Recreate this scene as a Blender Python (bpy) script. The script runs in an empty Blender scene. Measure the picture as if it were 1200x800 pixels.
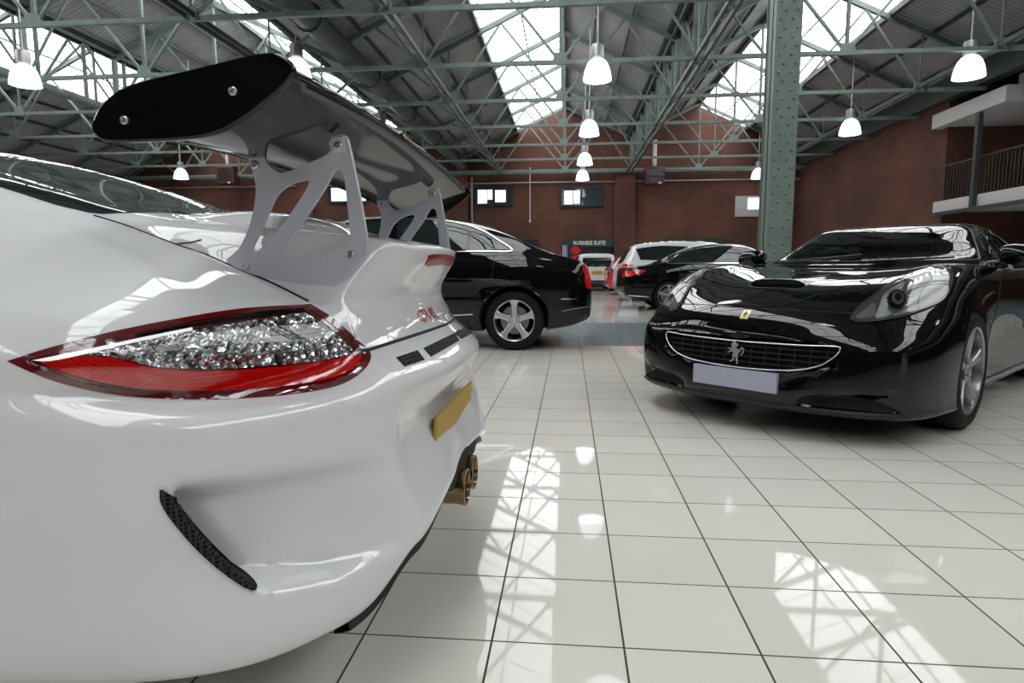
import bpy, bmesh, math, random
from mathutils import Vector, Matrix, geometry
from mathutils.bvhtree import BVHTree
random.seed(7)
PI = math.pi
C = bpy.context.scene.collection
CH = 0.9405                                   # camera height, metres

# ---------------------------------------------------------------- camera
FPX, YAW, PIT, ROL = 726.7, .09161, -.11621, -.00166
_f = Vector((-math.sin(YAW)*math.cos(PIT), math.cos(YAW)*math.cos(PIT), math.sin(PIT)))
_r0 = Vector((math.cos(YAW), math.sin(YAW), 0)); _u0 = _r0.cross(_f)
_r = _r0*math.cos(ROL)+_u0*math.sin(ROL); _u = -_r0*math.sin(ROL)+_u0*math.cos(ROL)
EYE = Vector((0, 0, CH))
cam = bpy.data.objects.new('camera', bpy.data.cameras.new('camera')); C.objects.link(cam)
cam.matrix_world = Matrix(((_r.x, _u.x, -_f.x, 0), (_r.y, _u.y, -_f.y, 0), (_r.z, _u.z, -_f.z, CH), (0, 0, 0, 1)))
cam.data.sensor_width = 36; cam.data.lens = FPX/1200*36; cam.data.clip_start = .02; cam.data.clip_end = 300
bpy.context.scene.camera = cam
def view_dir(x, y):
    return (_f + _r*((x-600)/FPX) - _u*((y-400)/FPX)).normalized()
def at(x, y, axis, val):
    d = view_dir(x, y); return EYE + d*((val-EYE[axis])/d[axis])

# ---------------------------------------------------------------- objects
def tag(o, label=None, cat=None, group=None, kind=None):
    if label: o['label'] = label
    if cat: o['category'] = cat
    if group: o['group'] = group
    if kind: o['kind'] = kind
    return o
def empty(name, loc=(0, 0, 0), rz=0, parent=None):
    o = bpy.data.objects.new(name, None); C.objects.link(o)
    o.location = loc; o.rotation_euler = (0, 0, rz); o.parent = parent; o.empty_display_size = .1
    return o
def copy_tree(o, parent=None):
    c = o.copy(); C.objects.link(c); c.parent = parent
    for ch in list(o.children): copy_tree(ch, c)
    return c
class MB:
    """collects shapes for one mesh"""
    def __init__(s): s.v = []; s.f = []; s.m = []; s.cur = 0
    def add(s, vs, fs, m=None):
        b = len(s.v); s.v += [tuple(p) for p in vs]; s.f += [tuple(i+b for i in f) for f in fs]
        s.m += [s.cur if m is None else m]*len(fs); return s
    def box(s, x0, x1, y0, y1, z0, z1, m=None):
        vs = [(x, y, z) for x in (x0, x1) for y in (y0, y1) for z in (z0, z1)]
        return s.add(vs, [(0, 1, 3, 2), (4, 6, 7, 5), (0, 4, 5, 1), (2, 3, 7, 6), (0, 2, 6, 4), (1, 5, 7, 3)], m)
    def bar(s, a, b, w, h=None, m=None, up=(0, 0, 1)):
        a = Vector(a); b = Vector(b); h = h or w; d = (b-a).normalized(); up = Vector(up)
        if abs(d.dot(up)) > .98: up = Vector((0, 1, 0))
        x = d.cross(up).normalized()*w/2; y = x.cross(d).normalized()*h/2
        vs = [p+x*i+y*j for p in (a, b) for i, j in ((-1, -1), (1, -1), (1, 1), (-1, 1))]
        return s.add(vs, [(3, 2, 1, 0), (4, 5, 6, 7), (0, 1, 5, 4), (1, 2, 6, 5), (2, 3, 7, 6), (3, 0, 4, 7)], m)
    def tube(s, pts, r, n=8, m=None, cap=True, closed=False):
        pts = [Vector(p) for p in pts]; N = len(pts); vs = []; fs = []
        rr = r if isinstance(r, (list, tuple)) else [r]*N
        px = None
        for i, p in enumerate(pts):
            if closed: t = pts[(i+1) % N]-pts[i-1]
            else: t = pts[min(i+1, N-1)]-pts[max(i-1, 0)]
            t = t.normalized() if t.length > 1e-9 else Vector((0, 0, 1))
            if px is None: px = t.orthogonal().normalized()
            px = (px-t*px.dot(t)).normalized(); py = t.cross(px)
            for k in range(n):
                a = 2*PI*k/n; vs.append(p+(px*math.cos(a)+py*math.sin(a))*rr[i])
        L = N if closed else N-1
        for i in range(L):
            for k in range(n):
                a = i*n+k; b = i*n+(k+1) % n; c = ((i+1) % N)*n+(k+1) % n; d = ((i+1) % N)*n+k
                fs.append((a, b, c, d))
        if cap and not closed: fs.append(tuple(range(n))[::-1]); fs.append(tuple((N-1)*n+k for k in range(n)))
        return s.add(vs, fs, m)
    def lathe(s, prof, c=(0, 0, 0), axis='Z', n=32, m=None, close=False):
        """prof: (radius, height) pairs; axis of revolution through c"""
        vs = []; fs = []; c = Vector(c)
        for (r, h) in prof:
            for k in range(n):
                a = 2*PI*k/n
                if axis == 'Z': q = (r*math.cos(a), r*math.sin(a), h)
                elif axis == 'Y': q = (r*math.cos(a), h, r*math.sin(a))
                else: q = (h, r*math.cos(a), r*math.sin(a))
                vs.append(c+Vector(q))
        P = len(prof)
        for i in range(P if close else P-1):
            for k in range(n):
                j = (i+1) % P
                fs.append((i*n+k, i*n+(k+1) % n, j*n+(k+1) % n, j*n+k))
        return s.add(vs, fs, m)
    def prism(s, poly, fn0, fn1, m=None, holes=()):
        """polygon (2d) with holes, front through fn0 and back through fn1"""
        loops = [list(poly)]+[list(h) for h in holes]
        vs2 = [Vector(p) for L in loops for p in L]; ed = []; b = 0
        for L in loops:
            ed += [(b+i, b+(i+1) % len(L)) for i in range(len(L))]; b += len(L)
        if holes: r = geometry.delaunay_2d_cdt(vs2, ed, [], 1, 1e-6); V2, F2 = r[0], r[2]
        else: V2, F2 = vs2, [tuple(range(len(vs2)))]
        if holes:
            def inside(p, L):
                c = False
                for i in range(len(L)):
                    a, q = L[i], L[i-1]
                    if (a[1] > p[1]) != (q[1] > p[1]) and p[0] < (q[0]-a[0])*(p[1]-a[1])/(q[1]-a[1])+a[0]: c = not c
                return c
            keep = []
            for f in F2:
                g = sum((V2[i] for i in f), Vector((0, 0)))/len(f)
                if inside(g, loops[0]) and not any(inside(g, h) for h in loops[1:]): keep.append(f)
            F2 = keep
        n = len(V2); vs = [fn0(p) for p in V2]+[fn1(p) for p in V2]
        fs = [tuple(f) for f in F2]+[tuple(i+n for i in f)[::-1] for f in F2]
        cnt = {}
        for f in F2:
            for i in range(len(f)): cnt.setdefault(frozenset((f[i], f[(i+1) % len(f)])), []).append((f[i], f[(i+1) % len(f)]))
        for k, e in cnt.items():
            if len(e) == 1: a, b2 = e[0]; fs.append((b2, a, a+n, b2+n))
        return s.add(vs, fs, m)
    def build(s, name, mats, parent=None, smooth=None, fix=True):
        me = bpy.data.meshes.new(name); me.from_pydata(s.v, [], s.f)
        if not isinstance(mats, (list, tuple)): mats = [mats]
        for m in mats: me.materials.append(m)
        if len(mats) > 1: me.polygons.foreach_set('material_index', s.m)
        if fix:
            bm = bmesh.new(); bm.from_mesh(me); bmesh.ops.recalc_face_normals(bm, faces=bm.faces); bm.to_mesh(me); bm.free()
        o = bpy.data.objects.new(name, me); C.objects.link(o); o.parent = parent
        if smooth is not None: shade(o, smooth)
        return o
def shade(o, ang=40):
    me = o.data; me.polygons.foreach_set('use_smooth', [True]*len(me.polygons))
    if ang < 180: me.set_sharp_from_angle(angle=math.radians(ang))
def bevel(o, w, seg=2):
    m = o.modifiers.new('bevel', 'BEVEL'); m.width = w; m.segments = seg; m.limit_method = 'ANGLE'; m.angle_limit = .6
    return o
def cr(p0, p1, p2, p3, t):
    return tuple(.5*((2*b)+(c-a)*t+(2*a-5*b+4*c-d)*t*t+(3*b-a-3*c+d)*t*t*t) for a, b, c, d in zip(p0, p1, p2, p3))
def spline(pts, n, closed=True, corners=()):
    """catmull-rom through 2d/3d points; indices in corners stay sharp"""
    N = len(pts); out = []
    for i in range(N if closed else N-1):
        p1 = pts[i]; p2 = pts[(i+1) % N]
        p0 = pts[i-1] if (closed or i > 0) else tuple(2*a-b for a, b in zip(p1, p2))
        p3 = pts[(i+2) % N] if (closed or i < N-2) else tuple(2*a-b for a, b in zip(p2, p1))
        if i in corners: p0 = tuple(2*a-b for a, b in zip(p1, p2))
        if (i+1) % N in corners: p3 = tuple(2*a-b for a, b in zip(p2, p1))
        for k in range(n): out.append(cr(p0, p1, p2, p3, k/n))
    if not closed: out.append(tuple(pts[-1]))
    return out
def interp(tab, x):
    """smooth 1d table lookup"""
    if x <= tab[0][0]: return tab[0][1]
    for i in range(len(tab)-1):
        if x <= tab[i+1][0]:
            a, b = tab[i], tab[i+1]; h = b[0]-a[0]; t = (x-a[0])/h
            m0 = (b[1]-tab[i-1][1])/(b[0]-tab[i-1][0]) if i > 0 else (b[1]-a[1])/h
            m1 = (tab[i+2][1]-a[1])/(tab[i+2][0]-a[0]) if i+2 < len(tab) else (b[1]-a[1])/h
            s = (b[1]-a[1])/h
            if i > 0 and (a[1]-tab[i-1][1])*(b[1]-a[1]) <= 0: m0 = 0
            if i+2 < len(tab) and (tab[i+2][1]-b[1])*(b[1]-a[1]) <= 0: m1 = 0
            lim = 3*abs(s); m0 = max(-lim, min(lim, m0)); m1 = max(-lim, min(lim, m1))
            return (2*t**3-3*t*t+1)*a[1]+(t**3-2*t*t+t)*h*m0+(-2*t**3+3*t*t)*b[1]+(t**3-t*t)*h*m1
    return tab[-1][1]
def inside(p, L):
    c = False
    for i in range(len(L)):
        a, q = L[i], L[i-1]
        if (a[1] > p[1]) != (q[1] > p[1]) and p[0] < (q[0]-a[0])*(p[1]-a[1])/(q[1]-a[1])+a[0]: c = not c
    return c
class Surf:
    """ray casting on a body with interpolated normals"""
    def __init__(s, o):
        me = o.data; s.v = [v.co.copy() for v in me.vertices]; s.p = [tuple(q.vertices) for q in me.polygons]; s.n = [v.normal.copy() for v in me.vertices]
        s.t = BVHTree.FromPolygons(s.v, s.p)
    def ray_cast(s, o, d):
        loc, nor, i, di = s.t.ray_cast(o, d)
        if loc is None: return loc, nor, i, di
        acc = Vector((0, 0, 0))
        for k in s.p[i]: acc += s.n[k]/((s.v[k]-loc).length_squared+1e-7)
        acc.normalize()
        if acc.dot(nor) > .75: nor = acc
        return loc, nor, i, di
def bvh_of(o): return Surf(o)
# ray makers: each turns a 2d point into (origin, direction) in the thing's own coordinates
def side_ray(s): return lambda p: (Vector((p[0], s*3, p[1])), Vector((0, -s, 0)))
def top_ray(): return lambda p: (Vector((p[0], p[1], 3)), Vector((0, 0, -1)))
def end_ray(s, x=0): return lambda p: (Vector((x+s*3, p[0], p[1])), Vector((-s, 0, 0)))
def view_ray(root):
    Mi = Matrix.LocRotScale(root.location, root.rotation_euler, None).inverted()
    o = Mi @ EYE; R3 = Mi.to_3x3()
    return lambda p: (o, R3 @ view_dir(p[0], p[1]))
def hit(bvh, fr, p, off=0.0):
    o, d = fr(p); loc, nor, i, di = bvh.ray_cast(o, d)
    if loc is None: return None
    if nor.dot(d) > 0: nor = -nor
    return loc+nor*off
def patch(name, poly, fr, bvh, mat, parent, res, off=.002, skirt=.004, mirror=0, holes=(), maxjump=None, reshape=None):
    """a panel with the outline poly that lies on the body surface, off metres proud of it"""
    def dens(L):
        out = []
        for i in range(len(L)):
            a = Vector(L[i]); b = Vector(L[(i+1) % len(L)]); n = max(1, int(math.ceil((b-a).length/res)))
            out += [a.lerp(b, k/n) for k in range(n)]
        return out
    loops = [dens(poly)]+[dens(h) for h in holes]
    V2 = [p for L in loops for p in L]; ed = []; b = 0
    for L in loops: ed += [(b+i, b+(i+1) % len(L)) for i in range(len(L))]; b += len(L)
    xs = [p[0] for p in poly]; ys = [p[1] for p in poly]
    y = min(ys)+res*.5; row = 0
    import bisect
    while y < max(ys):
        x = min(xs)+res*(.5 if row % 2 else .25)
        while x < max(xs):
            q = (x, y)
            if inside(q, loops[0]) and not any(inside(q, h) for h in loops[1:]):
                if min((abs(q[0]-e[0])+abs(q[1]-e[1])) for e in V2[:b]) > res*.6: V2.append(Vector(q))
            x += res
        y += res; row += 1
    r = geometry.delaunay_2d_cdt(V2, ed, [], 1, 1e-7); V, F = r[0], r[2]
    keep = []
    for f in F:
        g = sum((V[i] for i in f), Vector((0, 0)))/len(f)
        if inside(g, loops[0]) and not any(inside(g, h) for h in loops[1:]): keep.append(f)
    pos = []; nrm = []
    for p in V:
        o, d = fr(p); loc, nor, i, di = bvh.ray_cast(o, d)
        if loc is None: pos.append(None); nrm.append(None); continue
        if nor.dot(d) > 0: nor = -nor
        pos.append(loc+nor*off); nrm.append(nor)
    F3 = [tuple(f) for f in keep if all(pos[i] is not None for i in f)]
    if maxjump: F3 = [f for f in F3 if max((pos[f[i]]-pos[f[i-1]]).length for i in range(len(f))) < maxjump]
    used = sorted({i for f in F3 for i in f}); mp = {k: n for n, k in enumerate(used)}
    vs = [pos[i].copy() for i in used]; ns = [nrm[i] for i in used]; fs = [tuple(mp[i] for i in f) for f in F3]
    if reshape: vs = reshape(vs, ns)
    cnt = {}
    for f in fs:
        for i in range(len(f)):
            k = frozenset((f[i], f[(i+1) % len(f)])); cnt.setdefault(k, []).append((f[i], f[(i+1) % len(f)]))
    sk = {}; n0 = len(vs)
    if skirt:
        for k, e in cnt.items():
            if len(e) == 1:
                a, b2 = e[0]
                for q in (a, b2):
                    if q not in sk: sk[q] = len(vs); vs.append(vs[q]-ns[q]*skirt)
                fs.append((b2, a, sk[a], sk[b2]))
    outs = []
    for s in ([1, -1] if mirror else [1]):
        mb = MB(); mb.add([(p[0], p[1]*s, p[2]) for p in vs], fs if s == 1 else [f[::-1] for f in fs])
        o = mb.build(name, mat, parent, fix=False); shade(o, 50)
        # orient outward
        me = o.data
        if me.polygons and ns:
            nn = ns[F3 and mp[F3[0][0]] or 0]; nn = Vector((nn[0], nn[1]*s, nn[2]))
            if me.polygons[0].normal.dot(nn) < 0: me.flip_normals()
        outs.append(o)
    return outs if mirror else outs[0]
def seam(name, pts, fr, bvh, mat, parent, w=.004, off=.0006, mirror=0, n=6, closed=False, sm=True, h=.3):
    """a thin line (panel gap, trim) following the surface"""
    P = spline(pts, n, closed) if sm else pts
    L = []; N = []
    for p in P:
        o, d = fr(p); loc, nor, i, di = bvh.ray_cast(o, d)
        if loc is None: continue
        if nor.dot(d) > 0: nor = -nor
        L.append(loc+nor*off); N.append(nor)
    outs = []
    for s in ([1, -1] if mirror else [1]):
        vs = []; fs = []; K = len(L)
        for i in range(K):
            a = L[i-1] if (closed or i > 0) else L[i]; b = L[(i+1) % K] if (closed or i < K-1) else L[i]
            t = (b-a).normalized(); x = t.cross(N[i]).normalized()*w/2; y = N[i]*w*h
            for q in (-x-y, -x*.7+y, x*.7+y, x-y): v = L[i]+q; vs.append((v[0], v[1]*s, v[2]))
        for i in range(K if closed else K-1):
            j = (i+1) % K
            for k in range(3): fs.append((i*4+k, i*4+k+1, j*4+k+1, j*4+k))
        o = MB().add(vs, fs).build(name, mat, parent); shade(o, 60); outs.append(o)
    return outs if mirror else outs[0]
def ring_surface(name, cols, sc, sr, xs=1):
    """cols: half-car columns of (v,u,z); column 0 and the last lie on the centre line. xs=-1 flips v"""
    NC = len(cols); NR = len(cols[0])

    def ghost(i):
        if i < 0: return [(p[0], -p[1], p[2]) for p in cols[-i]]
        if i >= NC: return [(p[0], -p[1], p[2]) for p in cols[2*(NC-1)-i]]
        return cols[i]
    fine = []; iscol = []
    for i in range(NC-1):
        k = sc[i] if isinstance(sc, (list, tuple)) else sc
        for q in range(k): fine.append([cr(a, b, c, d, q/k) for a, b, c, d in zip(ghost(i-1), ghost(i), ghost(i+1), ghost(i+2))])
    fine.append([tuple(p) for p in cols[-1]])
    full = []
    for c in fine:
        o = []
        for j in range(NR-1):
            p1, p2 = c[j], c[j+1]
            p0 = c[j-1] if j > 0 else tuple(2*a-b for a, b in zip(p1, p2))
            p3 = c[j+2] if j < NR-2 else (p1[0], -p1[1], p1[2])
            k = sr[j] if isinstance(sr, (list, tuple)) else sr
            for q in range(k): o.append(cr(p0, p1, p2, p3, q/k))
        o.append(tuple(c[-1])); o[0] = (o[0][0], 0, o[0][2]); o[-1] = (o[-1][0], 0, o[-1][2]); full.append(o)
    for q in (0, -1): full[q] = [(p[0], 0, p[2]) for p in full[q]]
    half = [[(p[0]*xs, p[1], p[2]) for p in c] for c in full]
    ring = half+[[(p[0], -p[1], p[2]) for p in c] for c in half[-2:0:-1]]
    return half, ring
def grid_mesh(name, ring, mat, parent, wrap=True, ang=180):
    n = len(ring[0]); N = len(ring)
    vs = [p for c in ring for p in c]; fs = []
    for i in range(N if wrap else N-1):
        j = (i+1) % N
        for k in range(n-1): fs.append((i*n+k, j*n+k, j*n+k+1, i*n+k+1))
    me = bpy.data.meshes.new(name); me.from_pydata(vs, [], fs); me.materials.append(mat)
    bm = bmesh.new(); bm.from_mesh(me); bmesh.ops.remove_doubles(bm, verts=bm.verts, dist=1e-4)
    bmesh.ops.dissolve_degenerate(bm, dist=1e-5, edges=bm.edges)
    bmesh.ops.recalc_face_normals(bm, faces=bm.faces); bm.to_mesh(me); bm.free()
    o = bpy.data.objects.new(name, me); C.objects.link(o); o.parent = parent; shade(o, ang)
    return o
def carve(o, cutters, mats):
    """subtract closed cutter meshes from o (wheel arches)"""
    for c in cutters:
        m = o.modifiers.new('cut', 'BOOLEAN'); m.operation = 'DIFFERENCE'; m.object = c; m.solver = 'EXACT'
        m.material_mode = 'TRANSFER'
    dg = bpy.context.evaluated_depsgraph_get(); dg.update()
    me = bpy.data.meshes.new_from_object(o.evaluated_get(dg)); o.modifiers.clear(); o.data = me
    for c in cutters: bpy.data.objects.remove(c, do_unlink=True)
    return o
def arch_cutter(x, z, r, y0, y1, mat, parent, n=48):
    mb = MB(); mb.lathe([(r, y0), (r, y1)], (x, 0, z), 'Y', n)
    b = len(mb.v); mb.f += [tuple(range(n))[::-1], tuple(range(n, 2*n))]; mb.m += [0, 0]
    return mb.build('arch_cutter', mat, parent)

# ---------------------------------------------------------------- materials
M = {}
def mat(name, col=(.5, .5, .5), rough=.5, metal=0, coat=0, coat_r=.03, em=None, es=0, spec=.5, alpha=None):
    m = bpy.data.materials.new(name); m.use_nodes = True; b = m.node_tree.nodes['Principled BSDF']
    b.inputs['Base Color'].default_value = (*col, 1); b.inputs['Roughness'].default_value = rough
    b.inputs['Metallic'].default_value = metal; b.inputs['Coat Weight'].default_value = coat
    b.inputs['Coat Roughness'].default_value = coat_r; b.inputs['Specular IOR Level'].default_value = spec
    if em: b.inputs['Emission Color'].default_value = (*em, 1); b.inputs['Emission Strength'].default_value = es
    if coat: b.inputs['Coat IOR'].default_value = 1.7
    M[name] = m; return m
def nd(m, t, **k):
    n = m.node_tree.nodes.new(t)
    for a, b in k.items():
        if a.startswith('i_'): n.inputs[a[2:].replace('_', ' ')].default_value = b
        else: setattr(n, a, b)
    return n
def lk(m, a, b): m.node_tree.links.new(a, b)
def bsdf(m): return m.node_tree.nodes['Principled BSDF']
def noise_mix(m, c0, c1, scale, coord='Object', lo=.35, hi=.65, detail=4, vec=None):
    t = nd(m, 'ShaderNodeTexCoord'); n = nd(m, 'ShaderNodeTexNoise'); n.inputs['Scale'].default_value = scale; n.inputs['Detail'].default_value = detail
    mp = nd(m, 'ShaderNodeMapping'); lk(m, t.outputs[coord], mp.inputs['Vector'])
    if vec: mp.inputs['Scale'].default_value = vec
    lk(m, mp.outputs[0], n.inputs['Vector'])
    r = nd(m, 'ShaderNodeValToRGB'); r.color_ramp.elements[0].color = (*c0, 1); r.color_ramp.elements[1].color = (*c1, 1)
    r.color_ramp.elements[0].position = lo; r.color_ramp.elements[1].position = hi
    lk(m, n.outputs['Fac'], r.inputs['Fac']); return r.outputs['Color'], n
mat('white_paint', (.655, .66, .67), .5, coat=1, coat_r=.012, spec=.0)
mat('black_paint', (.0025, .0025, .003), .4, coat=1, coat_r=.012, spec=.0); bsdf(M['black_paint']).inputs['Coat IOR'].default_value = 1.5
mat('red_paint', (.55, .01, .012), .3, coat=1)
mat('silver_paint', (.62, .63, .64), .3, metal=.3, coat=1)
mat('black_gloss', (.002, .002, .002), .05, spec=.5)
mat('black_trim', (.012, .012, .012), .45)
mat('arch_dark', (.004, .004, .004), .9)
mat('gap', (.01, .009, .009), .8)
mat('rubber', (.007, .007, .007), .65, spec=.2)
mat('chrome', (.75, .76, .78), .12, metal=1)
mat('alloy', (.55, .56, .57), .28, metal=.85, coat=.5)
mat('disc', (.25, .25, .25), .4, metal=.9)
mat('dark_alloy', (.30, .30, .31), .3, metal=.7, coat=.5)
mat('glass_dark', (.004, .006, .006), .03, spec=.5)
mat('glass_tint', (.01, .017, .015), .03, spec=.6)
mat('pylon_metal', (.54, .54, .60), .45, metal=.25)
mat('bolt_metal', (.5, .5, .5), .3, metal=1)
mat('wing_under', (.018, .017, .015), .08, spec=.25)
mat('brake_red', (.22, .006, .006), .2, spec=.3)
mat('red_lens', (.55, .006, .006), .12, coat=1, coat_r=.01, em=(.5, .0, .0), es=.12)
mat('dark_red', (.11, .004, .006), .12, coat=1, coat_r=.01)
mat('lamp_white', (.85, .85, .85), .2, coat=1, em=(1, 1, 1), es=.8)
mat('yellow_plate', (.42, .255, .03), .55)
mat('grey_plate', (.36, .37, .47), .6)
mat('exhaust_metal', (.32, .24, .13), .22, metal=1)
mat('exhaust_dark', (.008, .007, .006), .8)
mat('badge_red', (.42, .03, .02), .35, coat=.5)
mat('seat_leather', (.03, .028, .027), .5)
mat('badge_yellow', (.75, .62, .2), .3, coat=.5)
mat('indicator_orange', (.5, .08, .02), .3, coat=1)
def clear_lens():
    m = bpy.data.materials.new('clear_lens'); m.use_nodes = True; nt = m.node_tree; nt.nodes.clear()
    o = nt.nodes.new('ShaderNodeOutputMaterial'); a = nt.nodes.new('ShaderNodeBsdfTransparent'); g = nt.nodes.new('ShaderNodeBsdfGlossy'); x = nt.nodes.new('ShaderNodeMixShader')
    f = nt.nodes.new('ShaderNodeFresnel'); f.inputs['IOR'].default_value = 1.5; g.inputs['Roughness'].default_value = .01
    a.inputs['Color'].default_value = (.96, .97, .97, 1)
    nt.links.new(f.outputs[0], x.inputs[0]); nt.links.new(a.outputs[0], x.inputs[1]); nt.links.new(g.outputs[0], x.inputs[2]); nt.links.new(x.outputs[0], o.inputs[0])
    M['clear_lens'] = m
    m2 = m.copy(); m2.name = 'screen_glass'; M['screen_glass'] = m2
    [n for n in m2.node_tree.nodes if n.type == 'BSDF_TRANSPARENT'][0].inputs['Color'].default_value = (.42, .46, .44, 1)
clear_lens()
# ================================================================ building
def add_uvless_bump(m, src, strength, dist): 
    b = nd(m, 'ShaderNodeBump'); b.inputs['Strength'].default_value = strength; b.inputs['Distance'].default_value = dist
    lk(m, src, b.inputs['Height']); lk(m, b.outputs[0], bsdf(m).inputs['Normal'])
TS = .333; TX, TY = .145, 1.470
def tile_material(name, c0, c1, grout, rough, dirt=True):
    m = mat(name, c0, rough); t = nd(m, 'ShaderNodeTexCoord'); s = nd(m, 'ShaderNodeSeparateXYZ'); lk(m, t.outputs['Object'], s.inputs[0])
    def line(out, off, wdt):
        a = nd(m, 'ShaderNodeMath', operation='SUBTRACT'); lk(m, out, a.inputs[0]); a.inputs[1].default_value = off-100*TS
        b = nd(m, 'ShaderNodeMath', operation='DIVIDE'); lk(m, a.outputs[0], b.inputs[0]); b.inputs[1].default_value = TS
        f = nd(m, 'ShaderNodeMath', operation='FRACT'); lk(m, b.outputs[0], f.inputs[0])
        p = nd(m, 'ShaderNodeMath', operation='PINGPONG'); lk(m, b.outputs[0], p.inputs[0]); p.inputs[1].default_value = .5
        g = nd(m, 'ShaderNodeMath', operation='LESS_THAN'); lk(m, p.outputs[0], g.inputs[0]); g.inputs[1].default_value = wdt
        fl = nd(m, 'ShaderNodeMath', operation='FLOOR'); lk(m, b.outputs[0], fl.inputs[0])
        return g.outputs[0], fl.outputs[0]
    gx, ix = line(s.outputs[0], TX, .0085); gy, iy = line(s.outputs[1], TY, .0075)
    mx = nd(m, 'ShaderNodeMath', operation='MAXIMUM'); lk(m, gx, mx.inputs[0]); lk(m, gy, mx.inputs[1])
    cv = nd(m, 'ShaderNodeCombineXYZ'); lk(m, ix, cv.inputs[0]); lk(m, iy, cv.inputs[1])
    wn = nd(m, 'ShaderNodeTexWhiteNoise'); lk(m, cv.outputs[0], wn.inputs['Vector'])
    c, n = noise_mix(m, c0, c1, 1.3)
    mt = nd(m, 'ShaderNodeMix', data_type='RGBA'); mt.inputs[0].default_value = .5
    v = nd(m, 'ShaderNodeHueSaturation'); lk(m, c, v.inputs['Color'])
    mr = nd(m, 'ShaderNodeMapRange'); lk(m, wn.outputs['Value'], mr.inputs[0]); mr.inputs[3].default_value = .96; mr.inputs[4].default_value = 1.03; lk(m, mr.outputs[0], v.inputs['Value'])
    mg = nd(m, 'ShaderNodeMix', data_type='RGBA'); lk(m, mx.outputs[0], mg.inputs[0]); lk(m, v.outputs[0], mg.inputs[6]); mg.inputs[7].default_value = (*grout, 1)
    lk(m, mg.outputs[2], bsdf(m).inputs['Base Color'])
    rr = nd(m, 'ShaderNodeMix', data_type='FLOAT'); lk(m, mx.outputs[0], rr.inputs[0]); rr.inputs[2].default_value = rough; rr.inputs[3].default_value = .8
    lk(m, rr.outputs[0], bsdf(m).inputs['Roughness'])
    # faint tilt of each tile and slight surface waviness
    iv = nd(m, 'ShaderNodeMath', operation='SUBTRACT'); iv.inputs[0].default_value = 1; lk(m, mx.outputs[0], iv.inputs[1])
    add_uvless_bump(m, iv.outputs[0], .35, .0015)
    return m
tile_material('floor_tile', (.585, .565, .515), (.62, .60, .55), (.06, .04, .03), .03); bsdf(M['floor_tile']).inputs['Specular IOR Level'].default_value = .24
tile_material('band_tile', (.13, .185, .19), (.15, .205, .21), (.11, .15, .155), .22)
tile_material('far_tile', (.46, .45, .42), (.52, .50, .47), (.2, .18, .16), .11)
def brick_material():
    m = mat('brick', (.3, .12, .08), .85); t = nd(m, 'ShaderNodeTexCoord'); s = nd(m, 'ShaderNodeSeparateXYZ'); lk(m, t.outputs['Object'], s.inputs[0])
    a = nd(m, 'ShaderNodeMath', operation='ADD'); lk(m, s.outputs[0], a.inputs[0]); lk(m, s.outputs[1], a.inputs[1])
    c = nd(m, 'ShaderNodeCombineXYZ'); lk(m, a.outputs[0], c.inputs[0]); lk(m, s.outputs[2], c.inputs[1])
    b = nd(m, 'ShaderNodeTexBrick'); lk(m, c.outputs[0], b.inputs['Vector']); b.inputs['Scale'].default_value = 1
    b.inputs['Brick Width'].default_value = .225; b.inputs['Row Height'].default_value = .075; b.inputs['Mortar Size'].default_value = .006
    b.inputs['Color1'].default_value = (.145, .050, .030, 1); b.inputs['Color2'].default_value = (.10, .036, .023, 1); b.inputs['Mortar'].default_value = (.09, .06, .048, 1)
    n, _ = noise_mix(m, (.72, .72, .72), (1.15, 1.12, 1.1), .55)
    x = nd(m, 'ShaderNodeMix', data_type='RGBA', blend_type='MULTIPLY'); x.inputs[0].default_value = 1; lk(m, b.outputs['Color'], x.inputs[6]); lk(m, n, x.inputs[7])
    lk(m, x.outputs[2], bsdf(m).inputs['Base Color']); return m
brick_material()
def green_steel(name, c0, c1):
    m = mat(name, c0, .5); c, n = noise_mix(m, c0, c1, 3.0); lk(m, c, bsdf(m).inputs['Base Color'])
green_steel('green_steel', (.095, .135, .12), (.15, .20, .18)); green_steel('pale_steel', (.13, .175, .155), (.19, .24, .215)); green_steel('column_steel', (.15, .20, .175), (.185, .235, .21)); green_steel('dark_steel', (.035, .05, .047), (.055, .07, .066))
def roof_material():
    m = mat('roof_sheet', (.3, .3, .3), .7); t = nd(m, 'ShaderNodeTexCoord'); s = nd(m, 'ShaderNodeSeparateXYZ'); lk(m, t.outputs['Object'], s.inputs[0])
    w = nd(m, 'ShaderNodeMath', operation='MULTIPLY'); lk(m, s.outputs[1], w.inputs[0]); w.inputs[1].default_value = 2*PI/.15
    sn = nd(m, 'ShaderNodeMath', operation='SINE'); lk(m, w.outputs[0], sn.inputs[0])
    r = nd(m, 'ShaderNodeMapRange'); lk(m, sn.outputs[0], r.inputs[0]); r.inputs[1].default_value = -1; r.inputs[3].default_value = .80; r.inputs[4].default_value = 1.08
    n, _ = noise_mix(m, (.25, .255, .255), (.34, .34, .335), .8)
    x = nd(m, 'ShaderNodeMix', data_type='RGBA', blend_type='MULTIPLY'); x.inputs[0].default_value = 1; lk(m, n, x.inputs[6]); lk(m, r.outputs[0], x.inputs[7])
    lk(m, x.outputs[2], bsdf(m).inputs['Base Color']); add_uvless_bump(m, sn.outputs[0], .6, .02)
roof_material()
SKY = 5.0
mat('skylight_glass', (.9, .9, .9), .4, em=(.97, .985, 1.0), es=SKY)
mat('window_glass', (.3, .4, .5), .05, em=(.75, .88, 1.0), es=1.5)
mat('window_dim', (.03, .05, .06), .05, coat=1)
mat('frame_dark', (.01, .018, .018), .4)
mat('white_fascia', (.55, .55, .54), .6)
mat('soffit', (.28, .28, .28), .8)
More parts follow.
